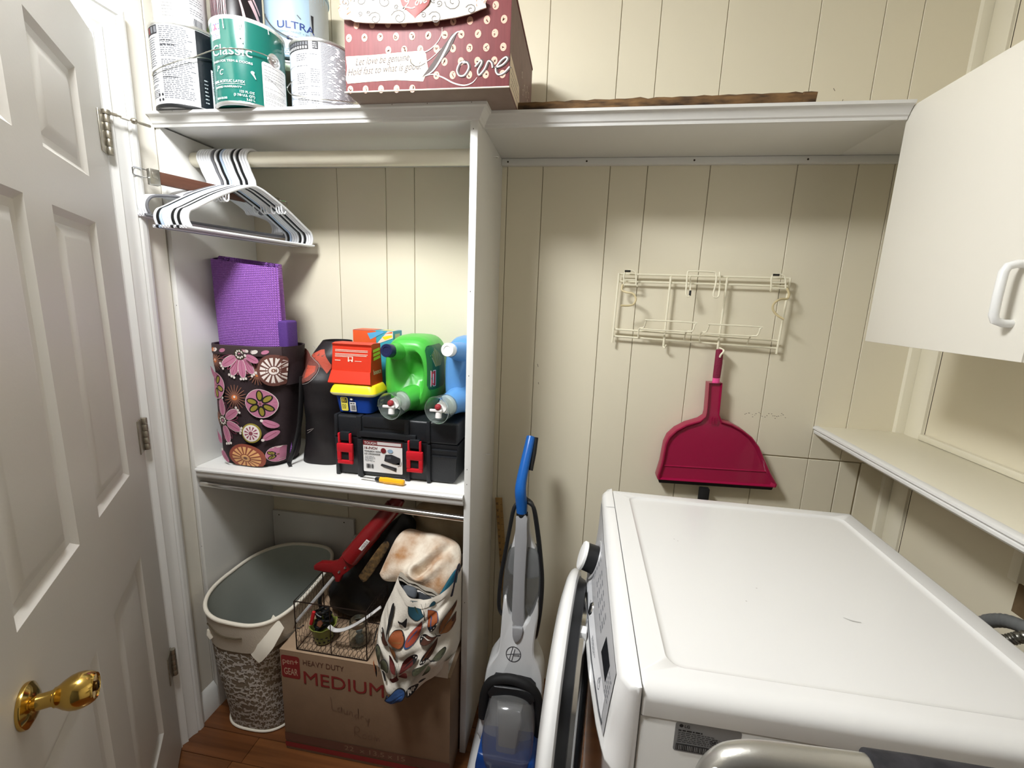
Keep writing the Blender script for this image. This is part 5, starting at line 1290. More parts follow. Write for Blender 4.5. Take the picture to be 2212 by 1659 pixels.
panel = pillow(dense([(.550, -.325, .58), (.575, -.325, .565), (.640, -.318, .67), (.648, -.315, .70), (.625, -.318, .695)], 4), (0, -1, .25), .002, .03, mat('leopard_panel', (38, 30, 22), .7, noise=(60, 1), rgb2=(122, 94, 54)))
bb_.p('leopard_panel', panel, bbm, smooth=60)

# red caulking gun lying on it
REDM = mat('red_enamel_steel', (112, 12, 17), .28, noise=(70, .25), rgb2=(84, 8, 12), coat=.3)
cg = T('caulking_gun', 'red caulking gun with chrome notched rod lying on the black bag', 'caulking gun', (.55, -.34, .66))
A, Bp = V((.650, -.275, .806)), V((.525, -.335, .640)); d = (Bp-A).normalized(); F = frame(A, d, (0, -1, 0)); Lb = (Bp-A).length
bar = cg.p('barrel', G().lathe([(.0, 0), (.022, .0), (.0265, .002), (.0265, Lb*.45), (.0285, Lb*.47), (.0285, Lb-.004), (.022, Lb), (0, Lb)], REDM, F, 28))
cg.p('front_ring', G().lathe([(.014, -.030), (.0175, -.029), (.0235, -.002), (.0215, .0), (.014, -.026)], REDM, F, 24), bar)
pr = Print(lambda u, v, k: F @ V(((.0287+k)*cos(v/.0285 - .3), (.0287+k)*sin(v/.0285 - .3), u)), .01)
pr.rect(Lb*.56, -.006, Lb*.56+.038, .006, STK).layer().lines(Lb*.56+.004, -.004, Lb*.56+.034, .004, 3, INK, .4, skip=0); pr.done(cg, 'price_sticker', bar)
C2 = Bp; nx = V((0, -1, 0)); sd_ = d.cross(nx).normalized()
M2 = Mx.Identity(4)
for i in range(3): M2[i][0], M2[i][1], M2[i][2], M2[i][3] = d[i], sd_[i], nx[i], C2[i]
hnd = cg.p('handle_bracket', G().prism([(-.012, -.024), (.0, -.026), (.025, -.022), (.045, -.016), (.065, -.022), (.072, -.012), (.062, .0), (.058, .014), (.075, .04), (.086, .062), (.078, .07), (.058, .062), (.036, .034), (.02, .024), (-.012, .026)], -.010, .010, REDM, M2, bev=.004))
for a, b in ((.018, -.008), (.040, -.002)): cg.p('rivet', G().lathe([(0, .004), (.003, .0035), (.0042, 0)], CHROME, M2 @ Mx.Translation((a, b, .0102)), 12), hnd)
rodp = [C2 + d*.07 + nx*.0, C2 + d*.235 + nx*.012]
cg.p('plunger_rod', G().tube(rodp, .0055, mat('bright_steel', (214, 216, 218), .3, .6), 8).tube([rodp[1], rodp[1] + d*.012 + V((0, 0, -.012)), rodp[1] + d*.004 + V((.012, 0, -.018)), rodp[1] + V((.022, 0, -.010))], .003, CHROME, 8))
g = G()
for k in range(26):
    p = rodp[0].lerp(rodp[1], .04 + k*.036); g.box((-.0016, -.0050, -.0012), (.0016, -.003, .0012), STEEL, 0, frame(p, nx, d))
cg.p('rod_teeth', g, kind='stuff')

# white duster on a thin stick behind the hamper
dz = T('white_duster', 'white fluffy duster on a thin stick standing behind the hamper', 'duster', (.358, -.022, 0))
rd = random.Random(4)
bm = bmesh.new(); bmesh.ops.create_icosphere(bm, subdivisions=3, radius=.028)
for v in bm.verts: v.co = V((v.co.x*.8*(1 + rd.uniform(-.14, .14)), v.co.y*.55*(1 + rd.uniform(-.14, .14)), v.co.z*1.25*(1 + rd.uniform(-.12, .12))))
g = G(); g.bm(bm, mat('white_fluff', (214, 212, 206), .95), Mx.Translation((.385, -.035, .50))); dz.p('fluff', g)
dz.p('stick', G().tube([(.372, -.030, .002), (.385, -.035, .49)], .004, WHITEP, 8))

# ---------------------------------------------------------------- butterfly tote and the clothes in it
CANV = mat('white_canvas', (226, 218, 204), .8, bump=(300, .25))
tt = T('butterfly_tote', 'white canvas tote bag printed with butterflies sagging over the edge of the moving box', 'bag', (.77, -.33, QZ))
ZBOT = [(0, .405), (.12, .345), (.28, .298), (.36, .292), (.48, .312), (.7, .36), (1, .415)]
def tx_(u, t): return lerp(interp([(0, .652), (.25, .650), (.5, .660), (.75, .690), (1, .712)], t), interp([(0, .886), (.3, .888), (1, .888)], t), u)
def tote_y(u, t):
    q = abs(2*u-1); return -.375 - interp([(0, .075), (.15, .105), (.4, .112), (.7, .095), (1, .075)], t)*(1 - q**2.6)**.5 + .008*sin(u*9 + t*14)*(1-t*.6) + .005*sin(u*21 - t*9)*(1-t*.5) + .008*sin(t*26 + u*5)*(1 - t) + .006*math.exp(-((t-.62-.25*u)/.03)**2) + .010*math.exp(-((t-.40-.12*u)/.035)**2)*(1-u) - .006*math.exp(-((t-.22+.05*u)/.04)**2)
def tz_(u, t): return lerp(interp(ZBOT, u), interp([(0, .655), (.3, .632), (.55, .626), (.8, .640), (1, .668)], u), t)
def tote(u, t, k=0):
    u_ = max(0, min(1, u)); return V((tx_(u_, t), tote_y(u_, t) - k, tz_(u_, t)))
g = G(); NU, NT_ = 60, 50
front = [[tote(i/NU, j/NT_) for i in range(NU+1)] for j in range(NT_+1)]
tuck = [[V((lerp(p.x, .77, .05), min(QY0 - .003, p.y + .03), max(p.z, .31) + .02)) for p in front[0]], [V((lerp(p.x, .77, .08), QY0 - .002, min(.368, max(p.z + .05, .345)))) for p in front[0]], [V((lerp(p.x, .77, .1), QY0 - .0005, QZ + .0012)) for p in front[0]], [V((lerp(p.x, .77, .12), -.30, QZ + .0012)) for p in front[0]], [V((lerp(p.x, .77, .1), -.20, QZ + .0012)) for p in front[0]]]
back = [[V((p.x, -.195 - .03*(1-abs(2*i/NU-1)**2), lerp(QZ + .002, p.z, j/10))) for i, p in enumerate(front[-1])] for j in range(1, 11)]
g.loft(tuck[::-1] + front, CANV, closed=False)
sideL = lambda i: [front[j][i] for j in range(NT_+1)]
for i in (0, NU):
    F_ = sideL(i); Bk = [V((p.x, -.195, lerp(QZ + .002, p.z, j/NT_) if True else 0)) for j, p in enumerate(F_)]
    Bk = [V((f.x, -.195, max(QZ + .002, f.z))) for f in F_]; Md = [(a.lerp(b, .5)) + V(((-.008 if i == 0 else 0), 0, 0)) for a, b in zip(F_, Bk)]
    for q in Md: q.z = max(q.z, QZ + .0015) if q.y > QY0 else q.z
    g.loft([F_, Md, Bk], CANV, closed=False)
Bk = [[V((lerp(.652, .888, i/NU), -.195, lerp(QZ+.002, tz_(i/NU, 1), j/8))) for i in range(NU+1)] for j in range(9)]
g.loft(Bk, CANV, closed=False)
tb_ = tt.p('bag_body', g, smooth=60)
hemp = [tote(i/NU, 1, .0012) for i in range(NU+1)]; hem2 = [tote(i/NU, .93, .0022) for i in range(NU+1)]
tt.p('hem', G().loft([hemp, [ (a.lerp(b, .5)) + V((0, -.0012, 0)) for a, b in zip(hemp, hem2)], hem2], CANV, closed=False), tb_)
tt.p('handle', G().tube(spl([(.878, -.405, .62), (.884, -.40, .66), (.887, -.385, .69), (.886, -.36, .68), (.884, -.34, .62)], 5), .009, mat('dark_print_handle', (44, 44, 62), .7), 8, flat=.3), tb_)
pr = Print(lambda u, v, k: tote(u/.24, v/.34, k), .010, step=.0003, base=.0016)
BO = mat('butterfly_orange', (150, 78, 38), .75); BB = mat('butterfly_brown', (76, 42, 28), .75); BM = mat('butterfly_maroon', (96, 34, 30), .75); BT = mat('butterfly_teal', (28, 70, 84), .75); BBL = mat('butterfly_blue', (44, 74, 122), .75); BK = mat('butterfly_black', (26, 24, 24), .75); BG = mat('butterfly_olive', (66, 66, 46), .75); BRD = mat('butterfly_red', (156, 66, 46), .75); CW = mat('butterfly_white', (220, 214, 204), .75); BC = mat('butterfly_copper', (140, 88, 46), .75)
def tm(X, Y):   # drawing units -> cloth metres
    v = max(.002, min(.335, (1600 - Y - (X-600)*-.18*0)/1400*.34 + (X-700)/1404*.0)); return ((X-90)/1250*.24, v)
def tp(pts, m, smooth=True): pr.poly([tm(*p) for p in (dense(pts, 4) if smooth else pts)], m)
def wing(X, Y, a, L_, W_2, m, m2=None, spots=0, edge=BK):
    L_ *= 1.12; W_2 *= 1.08
    def loc(t, w_): return (X + cos(a)*L_*t - sin(a)*W_2*w_, Y + sin(a)*L_*t + cos(a)*W_2*w_)
    tp([loc(0, 0), loc(.3, .22), loc(.74, .5), loc(1, .40), loc(1.0, .08), loc(.8, -.25), loc(.4, -.28)], edge); pr.layer()
    tp([loc(.02, 0), loc(.3, .20), loc(.73, .465), loc(.955, .36), loc(.95, .07), loc(.78, -.22), loc(.4, -.255)], m); pr.layer()
    if spots: tp([loc(.66, .42), loc(.78, .47), loc(1, .38), loc(1, .08), loc(.84, -.1), loc(.80, .12)], BK); pr.layer()
    if m2:
        for q in range(5): tp([loc(.30 + q*.09, .02 + .05*q), loc(.50 + q*.08, .12 + .05*q), loc(.52 + q*.08, .06 + .05*q)], m2)
        pr.layer()
    for k in range(spots):
        x, y = loc(.92, .34 - .2*k); pr.ell(*tm(x, y), .0022, .0030, CW, 0, 7)
    if spots: pr.layer()
def body_(X, Y, a, L_):
    tp([(X - cos(a)*L_/2 - sin(a)*6, Y - sin(a)*L_/2 + cos(a)*6), (X + cos(a)*L_/2 - sin(a)*6, Y + sin(a)*L_/2 + cos(a)*6), (X + cos(a)*L_/2 + sin(a)*6, Y + sin(a)*L_/2 - cos(a)*6), (X - cos(a)*L_/2 + sin(a)*6, Y - sin(a)*L_/2 - cos(a)*6)], BK, False)
    for s_ in (-.4, .4):
        b = a + pi + s_; pr.stroke([tm(X - cos(a)*L_/2, Y - sin(a)*L_/2), tm(X - cos(a)*L_/2 + cos(b)*L_*.9, Y - sin(a)*L_/2 + sin(b)*L_*.9)], .0008, BK)
    pr.layer()
# teal and red butterfly at the top, orange, copper, maroon, olive, blue, zebra ones below
wing(870, 400, pi + .22, 330, 300, BT, mat('butterfly_dark_green', (44, 60, 40), .75)); wing(850, 450, pi*.62, 330, 220, BRD, BBL, 0, BBL); wing(915, 330, .95, 330, 220, BO, BBL, 3, BBL); wing(930, 300, -.4, 90, 90, BT); body_(880, 400, 1.2, 150)
tp([(400, 520), (480, 505), (548, 440), (552, 580), (480, 540), (410, 540)], BK); pr.layer()
wing(350, 800, -.75, 230, 260, BO, BC); wing(380, 850, .25, 150, 150, BC, None, 0, BB); wing(370, 850, pi - .55, 150, 150, BB, BB, 2); wing(330, 800, -1.9, 330, 90, BK); body_(370, 840, .6, 80)
wing(1170, 820, -1.1, 230, 170, BC, None, 0, BB); wing(1180, 830, .1, 170, 210, BC, None, 0, BB); wing(1160, 820, pi + .25, 270, 170, BB, CW, 2); wing(1165, 840, 2.1, 260, 170, BB, BC, 3); body_(1170, 825, .9, 90)
wing(650, 1080, -.85, 250, 220, BM, BK, 2); wing(600, 1060, pi + .5, 190, 130, BM, None); wing(610, 1080, 1.9, 120, 160, BM, None, 0, BM); wing(640, 1090, .2, 130, 110, BM, None, 0, BM); body_(620, 1070, 1.4, 110)
wing(290, 1230, -1.95, 200, 130, BG); wing(310, 1230, -1.2, 200, 150, BG); wing(340, 1220, -.2, 70, 80, BK); body_(290, 1220, 1.3, 90)
wing(1090, 1130, pi + .1, 200, 110, BG); wing(1100, 1130, .1, 160, 130, BG); wing(1080, 1150, 1.6, 100, 120, BG, None, 0, BG); body_(1130, 1140, .7, 80)
wing(400, 1520, -.62, 320, 260, BBL, mat('butterfly_bright_blue', (54, 104, 178), .75), 0, BK); wing(420, 1530, .1, 150, 130, BBL, None, 0, BBL)
pr.ell(*tm(840, 1410), .017, .019, BK); pr.layer()
for k in range(6): pr.stroke([tm(790 + k*18, 1360 + (k % 3)*10), tm(800 + k*16, 1450 - (k % 2)*20)], .0022, CW)
pr.layer(); pr.ell(*tm(985, 1380), .010, .012, BK)
wing(200, 1250, 1.2, 140, 110, BO, CW, 0, BK); pr.ell(*tm(110, 1180), .007, .012, BK); pr.layer(); pr.ell(*tm(112, 1180), .003, .006, CW)
pr.done(tt, 'printed_butterflies', tb_)

def soft(name, label, cat, outl, nrm, df, dbk, m, fn=None, n=4, pw=.5, parts=None):
    o = dense(outl, n); c = sum((V(p) for p in o), V()) / len(o)
    return single(name, pillow(o, nrm, df, dbk, m, 9, fn, pw=pw), label, cat, (c.x, c.y, min(p[2] for p in o)), smooth=60)
soft('dark_shirt', 'crumpled dark grey shirt filling the mouth of the butterfly tote', 'shirt', [(.690, -.34, .635), (.72, -.405, .618), (.77, -.425, .606), (.83, -.42, .602), (.872, -.40, .608), (.872, -.33, .612), (.80, -.27, .605), (.71, -.27, .610)], (0, -.2, 1), .012, .08, mat('charcoal_jersey', (34, 36, 40), .85, noise=(20, .5), rgb2=(62, 66, 72)), lambda p, j: p + V((0, 0, .005*sin(p.x*90) + .004*sin(p.y*80))))
soft('grey_sock', 'small rolled grey cloth on the dark shirt in the butterfly tote', 'cloth', [(.738, -.430, .620), (.758, -.437, .622), (.782, -.437, .618), (.780, -.425, .638), (.760, -.422, .644), (.740, -.418, .638)], (0, -1, .5), .014, .02, mat('mid_grey_jersey', (84, 88, 94), .85))
soft('teal_cloth', 'teal cloth bunched at the right edge of the butterfly tote', 'cloth', [(.832, -.44, .60), (.862, -.425, .612), (.884, -.40, .645), (.886, -.385, .69), (.870, -.39, .67), (.848, -.42, .63)], (-.2, -1, .5), .015, .03, mat('teal_fabric', (18, 82, 100), .8))
def slab(o, d, w_, L_, h, m, g, seed):
    pass
# folded towels under the stained cloth: two folded layers with rounded front edges
for i, (nm, lb_, c0, dzz, m) in enumerate((('folded_grey_towel', 'folded grey towel between the stained cloth and the white one', .726, .020, mat('grey_terry', (150, 142, 130), .9, bump=(300, .5))), ('folded_white_towel', 'folded white towel lowest under the stained cloth', .752, -.002, mat('white_terry', (222, 216, 210), .9, bump=(300, .5))))):
    g = G()
    for lay in range(2 if i == 0 else 1):
        A = V((c0 - .008, -.402, .632 + dzz*.55 + lay*.011)); Bq = V((.840, -.408, .594 + dzz*.55 + lay*.009)); bk_ = V((.003, .045, -.010)); th2 = .0052 if i == 0 else .009
        rg = []
        for s_ in range(13):
            p = A.lerp(Bq, s_/12) + V((0, 0, .003*sin(s_*1.3 + lay)))
            rg.append([p + bk_*1 + V((0, 0, th2)), p + V((0, .012, th2)), p + V((0, .002, th2*.75)), p + V((0, -.002, 0)), p + V((0, .002, -th2*.75)), p + V((0, .012, -th2)), p + bk_ + V((0, 0, -th2))])
        g.loft(rg, m)
    single(nm, g, lb_, 'towel', (.79, -.36, .59), smooth=60)
# stained drop cloth on top
STN = mat('stained_cloth', (226, 214, 196), .9, noise=(14, 1), rgb2=(158, 108, 58), bump=(160, .5))
co = [(.643, -.37, .63), (.650, -.336, .664), (.669, -.292, .708), (.698, -.27, .73), (.753, -.273, .727), (.814, -.277, .723), (.868, -.294, .706), (.882, -.349, .651), (.869, -.382, .618), (.845, -.399, .603), (.790, -.391, .611), (.748, -.383, .619), (.706, -.379, .622), (.662, -.380, .619)]
def crease(p, j):
    # fold running from the front middle up to the right
    ax, az = .768, .660; bx_, bz_ = .840, .712; t = ((p.x-ax)*(bx_-ax) + (p.z-az)*(bz_-az))/((bx_-ax)**2 + (bz_-az)**2); cl_ = max(0, min(1, t))
    dx, dz = p.x - lerp(ax, bx_, cl_), p.z - lerp(az, bz_, cl_); dd = sqrt(dx*dx + dz*dz); sgn = (dx*.65 - dz*.75)
    e_ = min(1, .1 + abs(j-40)/40*2.2); k = math.exp(-(dd/.009)**2)*(1 - .7*cl_)*e_; lift = .020*math.exp(-((dd - .020)/.012)**2)*(1-.8*cl_)*e_
    return p + V((0, .7, -.7))*(k*.022) + V((0, -.7, .7))*lift + V((0, -.004, .004))*sin(p.x*48 + p.z*36)
o = dense(co, 10); K_ = 40
dc = T('stained_cloth', 'folded off-white cloth with brown stains on top of the butterfly tote', 'cloth', (.77, -.34, .60))
dcb = dc.p('cloth_body', pillow(o, (0, -.7, .7), .036, .05, STN, K_, crease, pw=.42), smooth=60)
soft('beige_cloth', 'beige folded cloth in the shade behind the stained one', 'cloth', [(.672, -.17, .62), (.668, -.17, .70), (.69, -.16, .765), (.76, -.16, .775), (.84, -.16, .77), (.882, -.17, .74), (.884, -.17, .62), (.78, -.17, .60)], (0, -1, .2), .05, .06, mat('beige_cloth', (186, 168, 136), .9, noise=(12, .6), rgb2=(140, 112, 76), bump=(100, .4)), lambda p, j: p + V((0, .006*sin(p.x*50 + p.z*60), 0)))
# ================================================================ CARPET CLEANER
def vp(x, z, d=0): return V((x, -.340 + .194*z - d, z))
VW = mat('vacuum_white_plastic', (206, 206, 206), .35); VB = mat('vacuum_blue_plastic', (26, 98, 182), .3); VBD = mat('vacuum_dark_blue', (12, 62, 134), .35); SMOKE = mat('smoked_clear_plastic', (120, 122, 122), .12, trans=.55, alpha=.75); VG = mat('vacuum_grey', (150, 150, 152), .4); SMD = mat('smoked_tank_plastic', (180, 180, 178), .12, trans=.75, alpha=.72)
vc = T('carpet_cleaner', 'upright white and blue carpet cleaner standing between the closet and the washer', 'carpet cleaner', (1.055, -.40, 0))
def plate(pts, d0, d1, m, bev=.006, g=None, n=3, sm=True):
    """closed (x, z) outline on the leaning plane, from depth d0 to d1 with a rounded front edge"""
    o = dense(pts, n) if sm else pts; cx = sum(p[0] for p in o)/len(o); cz = sum(p[1] for p in o)/len(o)
    def R_(k, d): return [vp(p[0] + (cx-p[0])*k, p[1] + (cz-p[1])*k, d) for p in o]
    w_ = max(abs(p[0]-cx) for p in o); k = bev/w_
    g = g or G(); g.loft([R_(0, d0), R_(0, d1-bev), R_(k*.3, d1-bev*.3), R_(k, d1)], m); return g
neck = vc.p('upper_neck', plate([(1.031, .79), (1.066, .79), (1.074, .74), (1.088, .70), (1.108, .66), (1.110, .60), (1.02, .60), (1.014, .66), (1.022, .70), (1.028, .74)], 0, .022, VW))
body = vc.p('main_body', plate([(1.016, .545), (1.030, .50), (1.056, .475), (1.088, .48), (1.106, .515), (1.116, .55), (1.120, .50), (1.114, .42), (1.118, .375), (1.136, .34), (1.147, .29), (1.146, .17), (1.14, .09), (.966, .09), (.960, .17), (.964, .27), (.972, .325), (.996, .365), (1.004, .40), (1.006, .50), (1.008, .54)], -.03, .05, VW, .012))
vc.p('water_tank', plate([(1.010, .675), (1.035, .69), (1.085, .69), (1.110, .675), (1.122, .62), (1.121, .52), (1.105, .487), (1.088, .488), (1.076, .52), (1.045, .52), (1.034, .486), (1.016, .487), (1.002, .53), (1.002, .62)], -.01, .036, SMOKE, .010))
vc.p('spine', plate([(1.030, .79), (1.066, .79), (1.072, .60), (1.077, .47), (1.070, .425), (1.052, .42), (1.041, .43), (1.038, .47), (1.034, .60)], .02, .050, VG, .005))
vc.p('spine_tip', plate([(1.043, .462), (1.075, .464), (1.072, .435), (1.062, .42), (1.052, .42), (1.045, .435)], .045, .058, VG, .004))
hp = [(1.046, .795, .030), (1.044, .83, .040), (1.040, .87, .052), (1.040, .90, .050), (1.046, .95, .036), (1.053, 1.00, .018), (1.056, 1.026, .006)]
hr = [.0165, .0178, .0178, .0165, .0155, .0148, .014]
sp_ = spl([h + (r,) for h, r in zip(hp, hr)], 5)
han = vc.p('handle', G().tube([vp(p[0], p[1], p[2]) for p in sp_], [p[3] for p in sp_], VB, 20), smooth=60, label='blue loop handle')
vc.p('handle_grip_back', G().tube([vp(1.064, .93, .028), vp(1.070, .98, .016), vp(1.072, 1.024, .002)], .008, BLACKM, 10), han)
vc.p('handle_collar', G().tube([vp(1.048, .768, .026), vp(1.047, .80, .031)], .0182, BLACKM, 20))
cord = [(1.062, .835, .035), (1.083, .822, .040), (1.098, .765, .038), (1.112, .69, .036), (1.124, .60, .034), (1.124, .51, .032), (1.116, .43, .02), (1.110, .40, .0)]
cl2 = [(1.040, .835, .035), (1.022, .815, .040), (1.012, .75, .036), (1.002, .67, .034), (.994, .60, .034), (.992, .53, .032), (.994, .49, .022), (1.000, .46, .0)]
vc.p('power_cord', G().tube([vp(*p) for p in spl(cord, 5)], .0062, BLACK, 10).tube([vp(*p) for p in spl(cl2, 5)], .0062, BLACK, 10).tube([vp(*p) for p in spl([cl2[0], (1.05, .848, .03), cord[0]], 4)], .0065, BLACK, 10)
     .tube([vp(p[0] - .006, p[1] + .004, p[2] - .012) for p in spl(cord, 5)], .0058, BLACK, 10))
# badge: ring and initial
pr = Print(lambda u, v, k: vp(1.051 + u, .378 + v, .0502 + k), .05, base=.0006)
VL = mat('badge_grey_ink', (70, 70, 74), .5)
ringp = [(.0225*cos(2*pi*k/32), .0225*sin(2*pi*k/32)) for k in range(33)]
pr.stroke(ringp, .0026, VL)
pr.stroke([(-.012, -.019), (-.003, .021)], .0022, VL).stroke([(-.004, -.021), (.004, .016)], .0022, VL).stroke([(-.020, -.004), (.0, .001), (.021, .004)], .002, VL)
pr.text('HOOVER', -.001, -.006, .0075, VL, bold=.02, width=.021, rot=.06); pr.done(vc, 'badge', body)
# dirty-water tank with black arch handle and blue base
tank = vc.p('dirty_water_tank', plate([(1.000, .285), (1.056, .296), (1.108, .285), (1.130, .24), (1.132, .17), (1.124, .125), (1.09, .106), (1.026, .106), (.992, .120), (.982, .17), (.986, .24)], .04, .156, SMD, .03), smooth=50)
vc.p('tank_filter', plate([(1.02, .26), (1.09, .26), (1.085, .19), (1.075, .11), (1.035, .11), (1.026, .19)], .05, .11, VG, .01), tank)
g = G()
arch = [(.970, .185), (.972, .25), (.985, .30), (1.015, .325), (1.056, .333), (1.100, .322), (1.128, .295), (1.140, .25), (1.144, .16)]
ap = spl(arch, 5)
g.tube([vp(p[0], p[1], .088 - .03*abs(2*i/(len(ap)-1)-1)**2) for i, p in enumerate(ap)], [.015]*len(ap), BLACKM, 12)
vc.p('tank_handle', g, tank, smooth=60)
vc.p('tank_neck', plate([(1.0, .315), (1.11, .315), (1.118, .275), (.992, .275)], .045, .10, BLACK, .008), tank)
vc.p('tank_base', plate([(.974, .150), (1.02, .152), (1.10, .152), (1.138, .150), (1.144, .10), (1.130, .066), (1.056, .052), (.985, .062), (.968, .095)], .02, .143, VBD, .010), smooth=50)
vc.p('tank_latch', plate([(1.03, .080), (1.082, .076), (1.080, .069), (1.032, .073)], .14, .149, VW, .002, sm=False))
# foot with brush window
ft = [(.938, 0), (.934, .05), (.945, .09), (.962, .115), (1.150, .115), (1.166, .09), (1.174, .05), (1.172, 0)]
g = G().loft([[V((lerp(x, 1.056, k*.12), y, .012 + z*h)) for x, z in ft] for y, h, k in ((-.26, .85, 0), (-.33, .70, 0), (-.40, .46, 0), (-.47, .40, 0), (-.53, .34, .3), (-.545, .24, .6))], VW)
foot = vc.p('foot', g, smooth=50)
vc.p('brush_window', G().box((1.0, -.5435, .045), (1.11, -.50, .068), mat('dark_clear_window', (60, 62, 66), .1, trans=.4), .004), foot)
for x in (.946, 1.160):
    vc.p('wheel', G().lathe([(0, -.008), (.026, -.008), (.028, -.004), (.028, .004), (.026, .008), (0, .008)], BLACK, frame((x, -.285, .0285), (1, 0, 0)), 20))

# wooden yardstick in the corner behind
WD = mat('yardstick_wood', (176, 140, 84), .6, noise=(10, .5), rgb2=(146, 108, 58), stretch=(6, 6, 1))
ya, yb = V((.936, -.016, .745)), V((1.010, -.030, .0035)); d = (yb-ya).normalized(); F = frame(ya, d, (1, 0, 0))
ys = T('yardstick', 'worn wooden yardstick leaning in the corner behind the carpet cleaner', 'yardstick', yb)
L_ = (yb-ya).length
yk = ys.p('stick', G().box((-.0125, -.0022, 0), (.0125, .0022, L_), WD, .001, F))
M2 = F
pr = Print(lambda u, v, k: F @ V((u, .0024 + k if (F @ V((0, 1, 0)) - F @ V((0, 0, 0))).y < 0 else -.0024 - k, v)), .05, base=.0003)
for i in range(1, 29):
    z = i*.0254; pr.rect(.004, z - .0006, .0125, z + .0006, INK)
    for q in range(1, 4): pr.rect(.008, z - q*.00635 - .0003, .0125, z - q*.00635 + .0003, INK)
    if i < 12: pr.text(str(36 - i), -.003, z - .004, .010, INK, 'c', bold=.02, rot=pi/2)
pr.done(ys, 'scale_marks', yk)

# ================================================================ WASHER
WX0, WX1, WY0, WY1, WZ = 1.297, 1.857, -1.0, -.396, .985
ws = T('washing_machine', 'white front-loading washing machine with its round door ajar', 'washing machine', ((1.27+WX1)/2, (WY0+WY1)/2, 0))
ENS = mat('white_enamel_side', (212, 210, 206), .3, coat=.2)
ws.p('cabinet', G().box((1.2985, WY0+.0015, .018), (WX1, WY1-.0015, .9435), ENS, .002))
for x in (1.34, 1.82):
    for y in (WY0+.05, WY1-.05): ws.p('foot', G().lathe([(0, 0), (.022, 0), (.022, .008), (.012, .01), (.012, .02), (0, .02)], BLACK, Mx.Translation((x, y, 0)), 16))
# top with a shallow recessed field
def rr_ring(x0, x1, y0, y1, r, z, n=7): return rring((x0+x1)/2, (y0+y1)/2, (x1-x0)/2, (y1-y0)/2, r, z, n)
g = G().loft([rr_ring(WX0+.0018, WX1, WY0, WY1, .004, .9452), rr_ring(WX0+.0018, WX1, WY0, WY1, .004, .966)] +
             [rr_ring(WX0+.0018, WX1-.018*(1-cos(a))*.6, WY0 + .024*(1-cos(a)), WY1 - .014*(1-cos(a)), .004, .966 + .019*sin(a)) for a in [radians(q) for q in (15, 30, 45, 60, 75, 90)]] +
             [rr_ring(1.335, 1.816, -.958, -.430, .022, .985), rr_ring(1.3365, 1.8145, -.9565, -.4315, .0215, .9835), rr_ring(1.340, 1.811, -.953, -.435, .019, .9812), rr_ring(1.346, 1.805, -.947, -.441, .015, .9808)], APPL)
ws.p('top_panel', g, smooth=40)
pr = Print(plane_map((0, 0, .9808), (1, 0, 0), (0, 1, 0)), .05, base=.0003)
SCF = mat('top_scuff', (170, 168, 164), .5)
pr.stroke([(1.630, -.800), (1.640, -.806), (1.652, -.807)], [.001, .003, .002], SCF)
for u, v in ((1.410, -.612), (1.416, -.618), (1.52, -.75), (1.49, -.79)): pr.ell(u, v, .0016, .0012, SCF, n=6)
mk('scuff', pr.g, ws.e.children[-1], ws.inv, 0, kind='stuff', fix=False)
# front cap and slanting control panel (section swept along y, lip bowed outwards)
def lipx(y): return interp([(-1.0, 1.266), (-.93, 1.253), (-.84, 1.243), (-.74, 1.2375), (-.65, 1.237), (-.597, 1.2385), (-.55, 1.247), (-.47, 1.262), (-.396, 1.276)], y)
ysamp = [WY0 + .0] + [lerp(WY0+.004, WY1-.004, i/36) for i in range(37)] + [WY1]
def sect(y):
    e = min(1, min(abs(y-WY0), abs(y-WY1))/.028); e = sqrt(max(0, 1-(1-e)**2)); dx = .022*(1-e); lx = lipx(y) + dx
    pts = [(WX0, .9848), (1.289 + dx*.3, .9848), (1.281 + dx*.5, .9832), (1.275 + dx*.7, .979), (1.2715 + dx, .973), (lx*.5 + 1.271*.5 + dx*.5, .908), (lx + .0015, .852), (lx - .001, .846), (lx - .001, .841), (lx + .003, .837), (1.272 + dx, .826), (1.2745 + dx, .80), (1.2765 + dx, .45), (1.2775 + dx, .06), (WX0, .055)]
    return [V((x, y, z)) for x, z in pts]
g = G().loft([[V((x, y, z)) for x, y, z in [(p.x, p.y, p.z) for p in sect(y)]] for y in ysamp], APPL)
capo = ws.p('front_cap', g, smooth=50)
def panel(y, t, k=0):
    x0_ = 1.2715; lx = lipx(y); xm_ = lx*.5 + x0_*.5
    if t > .5: x = lerp(xm_, x0_, (t-.5)*2)
    else: x = lerp(lx + .0015, xm_, t*2)
    return V((x - k, y, lerp(.852, .973, t) + k*.3))
cpn = ws.p('control_panel', G().grid(lambda u, v: panel(lerp(-.962, -.432, u), lerp(.06, .93, v), .0012), 44, 6, SILVERP), capo, smooth=50)
pr = Print(lambda u, v, k: panel(-u, v/.125, .0013 + k), .02, base=.0003)
LGI = mat('panel_grey_ink', (120, 122, 128), .5); DSP = mat('dark_display', (18, 20, 24), .1); PLW = mat('panel_light', (214, 214, 216), .4)
pr.poly([(.60, .012), (.62, .040), (.94, .050), (.945, .012)], PLW); pr.layer()
pr.rect(.66, .012, .95, .0175, mat('drawer_slot', (70, 72, 76), .5)); pr.rect(.868, .062, .925, .092, DSP)
for k in range(5):
    pr.lines(.70 + k*.03, .066, .718 + k*.03, .100, 4, LGI, .35, dash=.003, skip=0)
for k in range(3): pr.lines(.93 + k*.008, .05, .936 + k*.008, .09, 5, LGI, .4, dash=.003, skip=0)
pr.lines(.655, .05, .67, .1, 5, LGI, .35, dash=.003, skip=0)
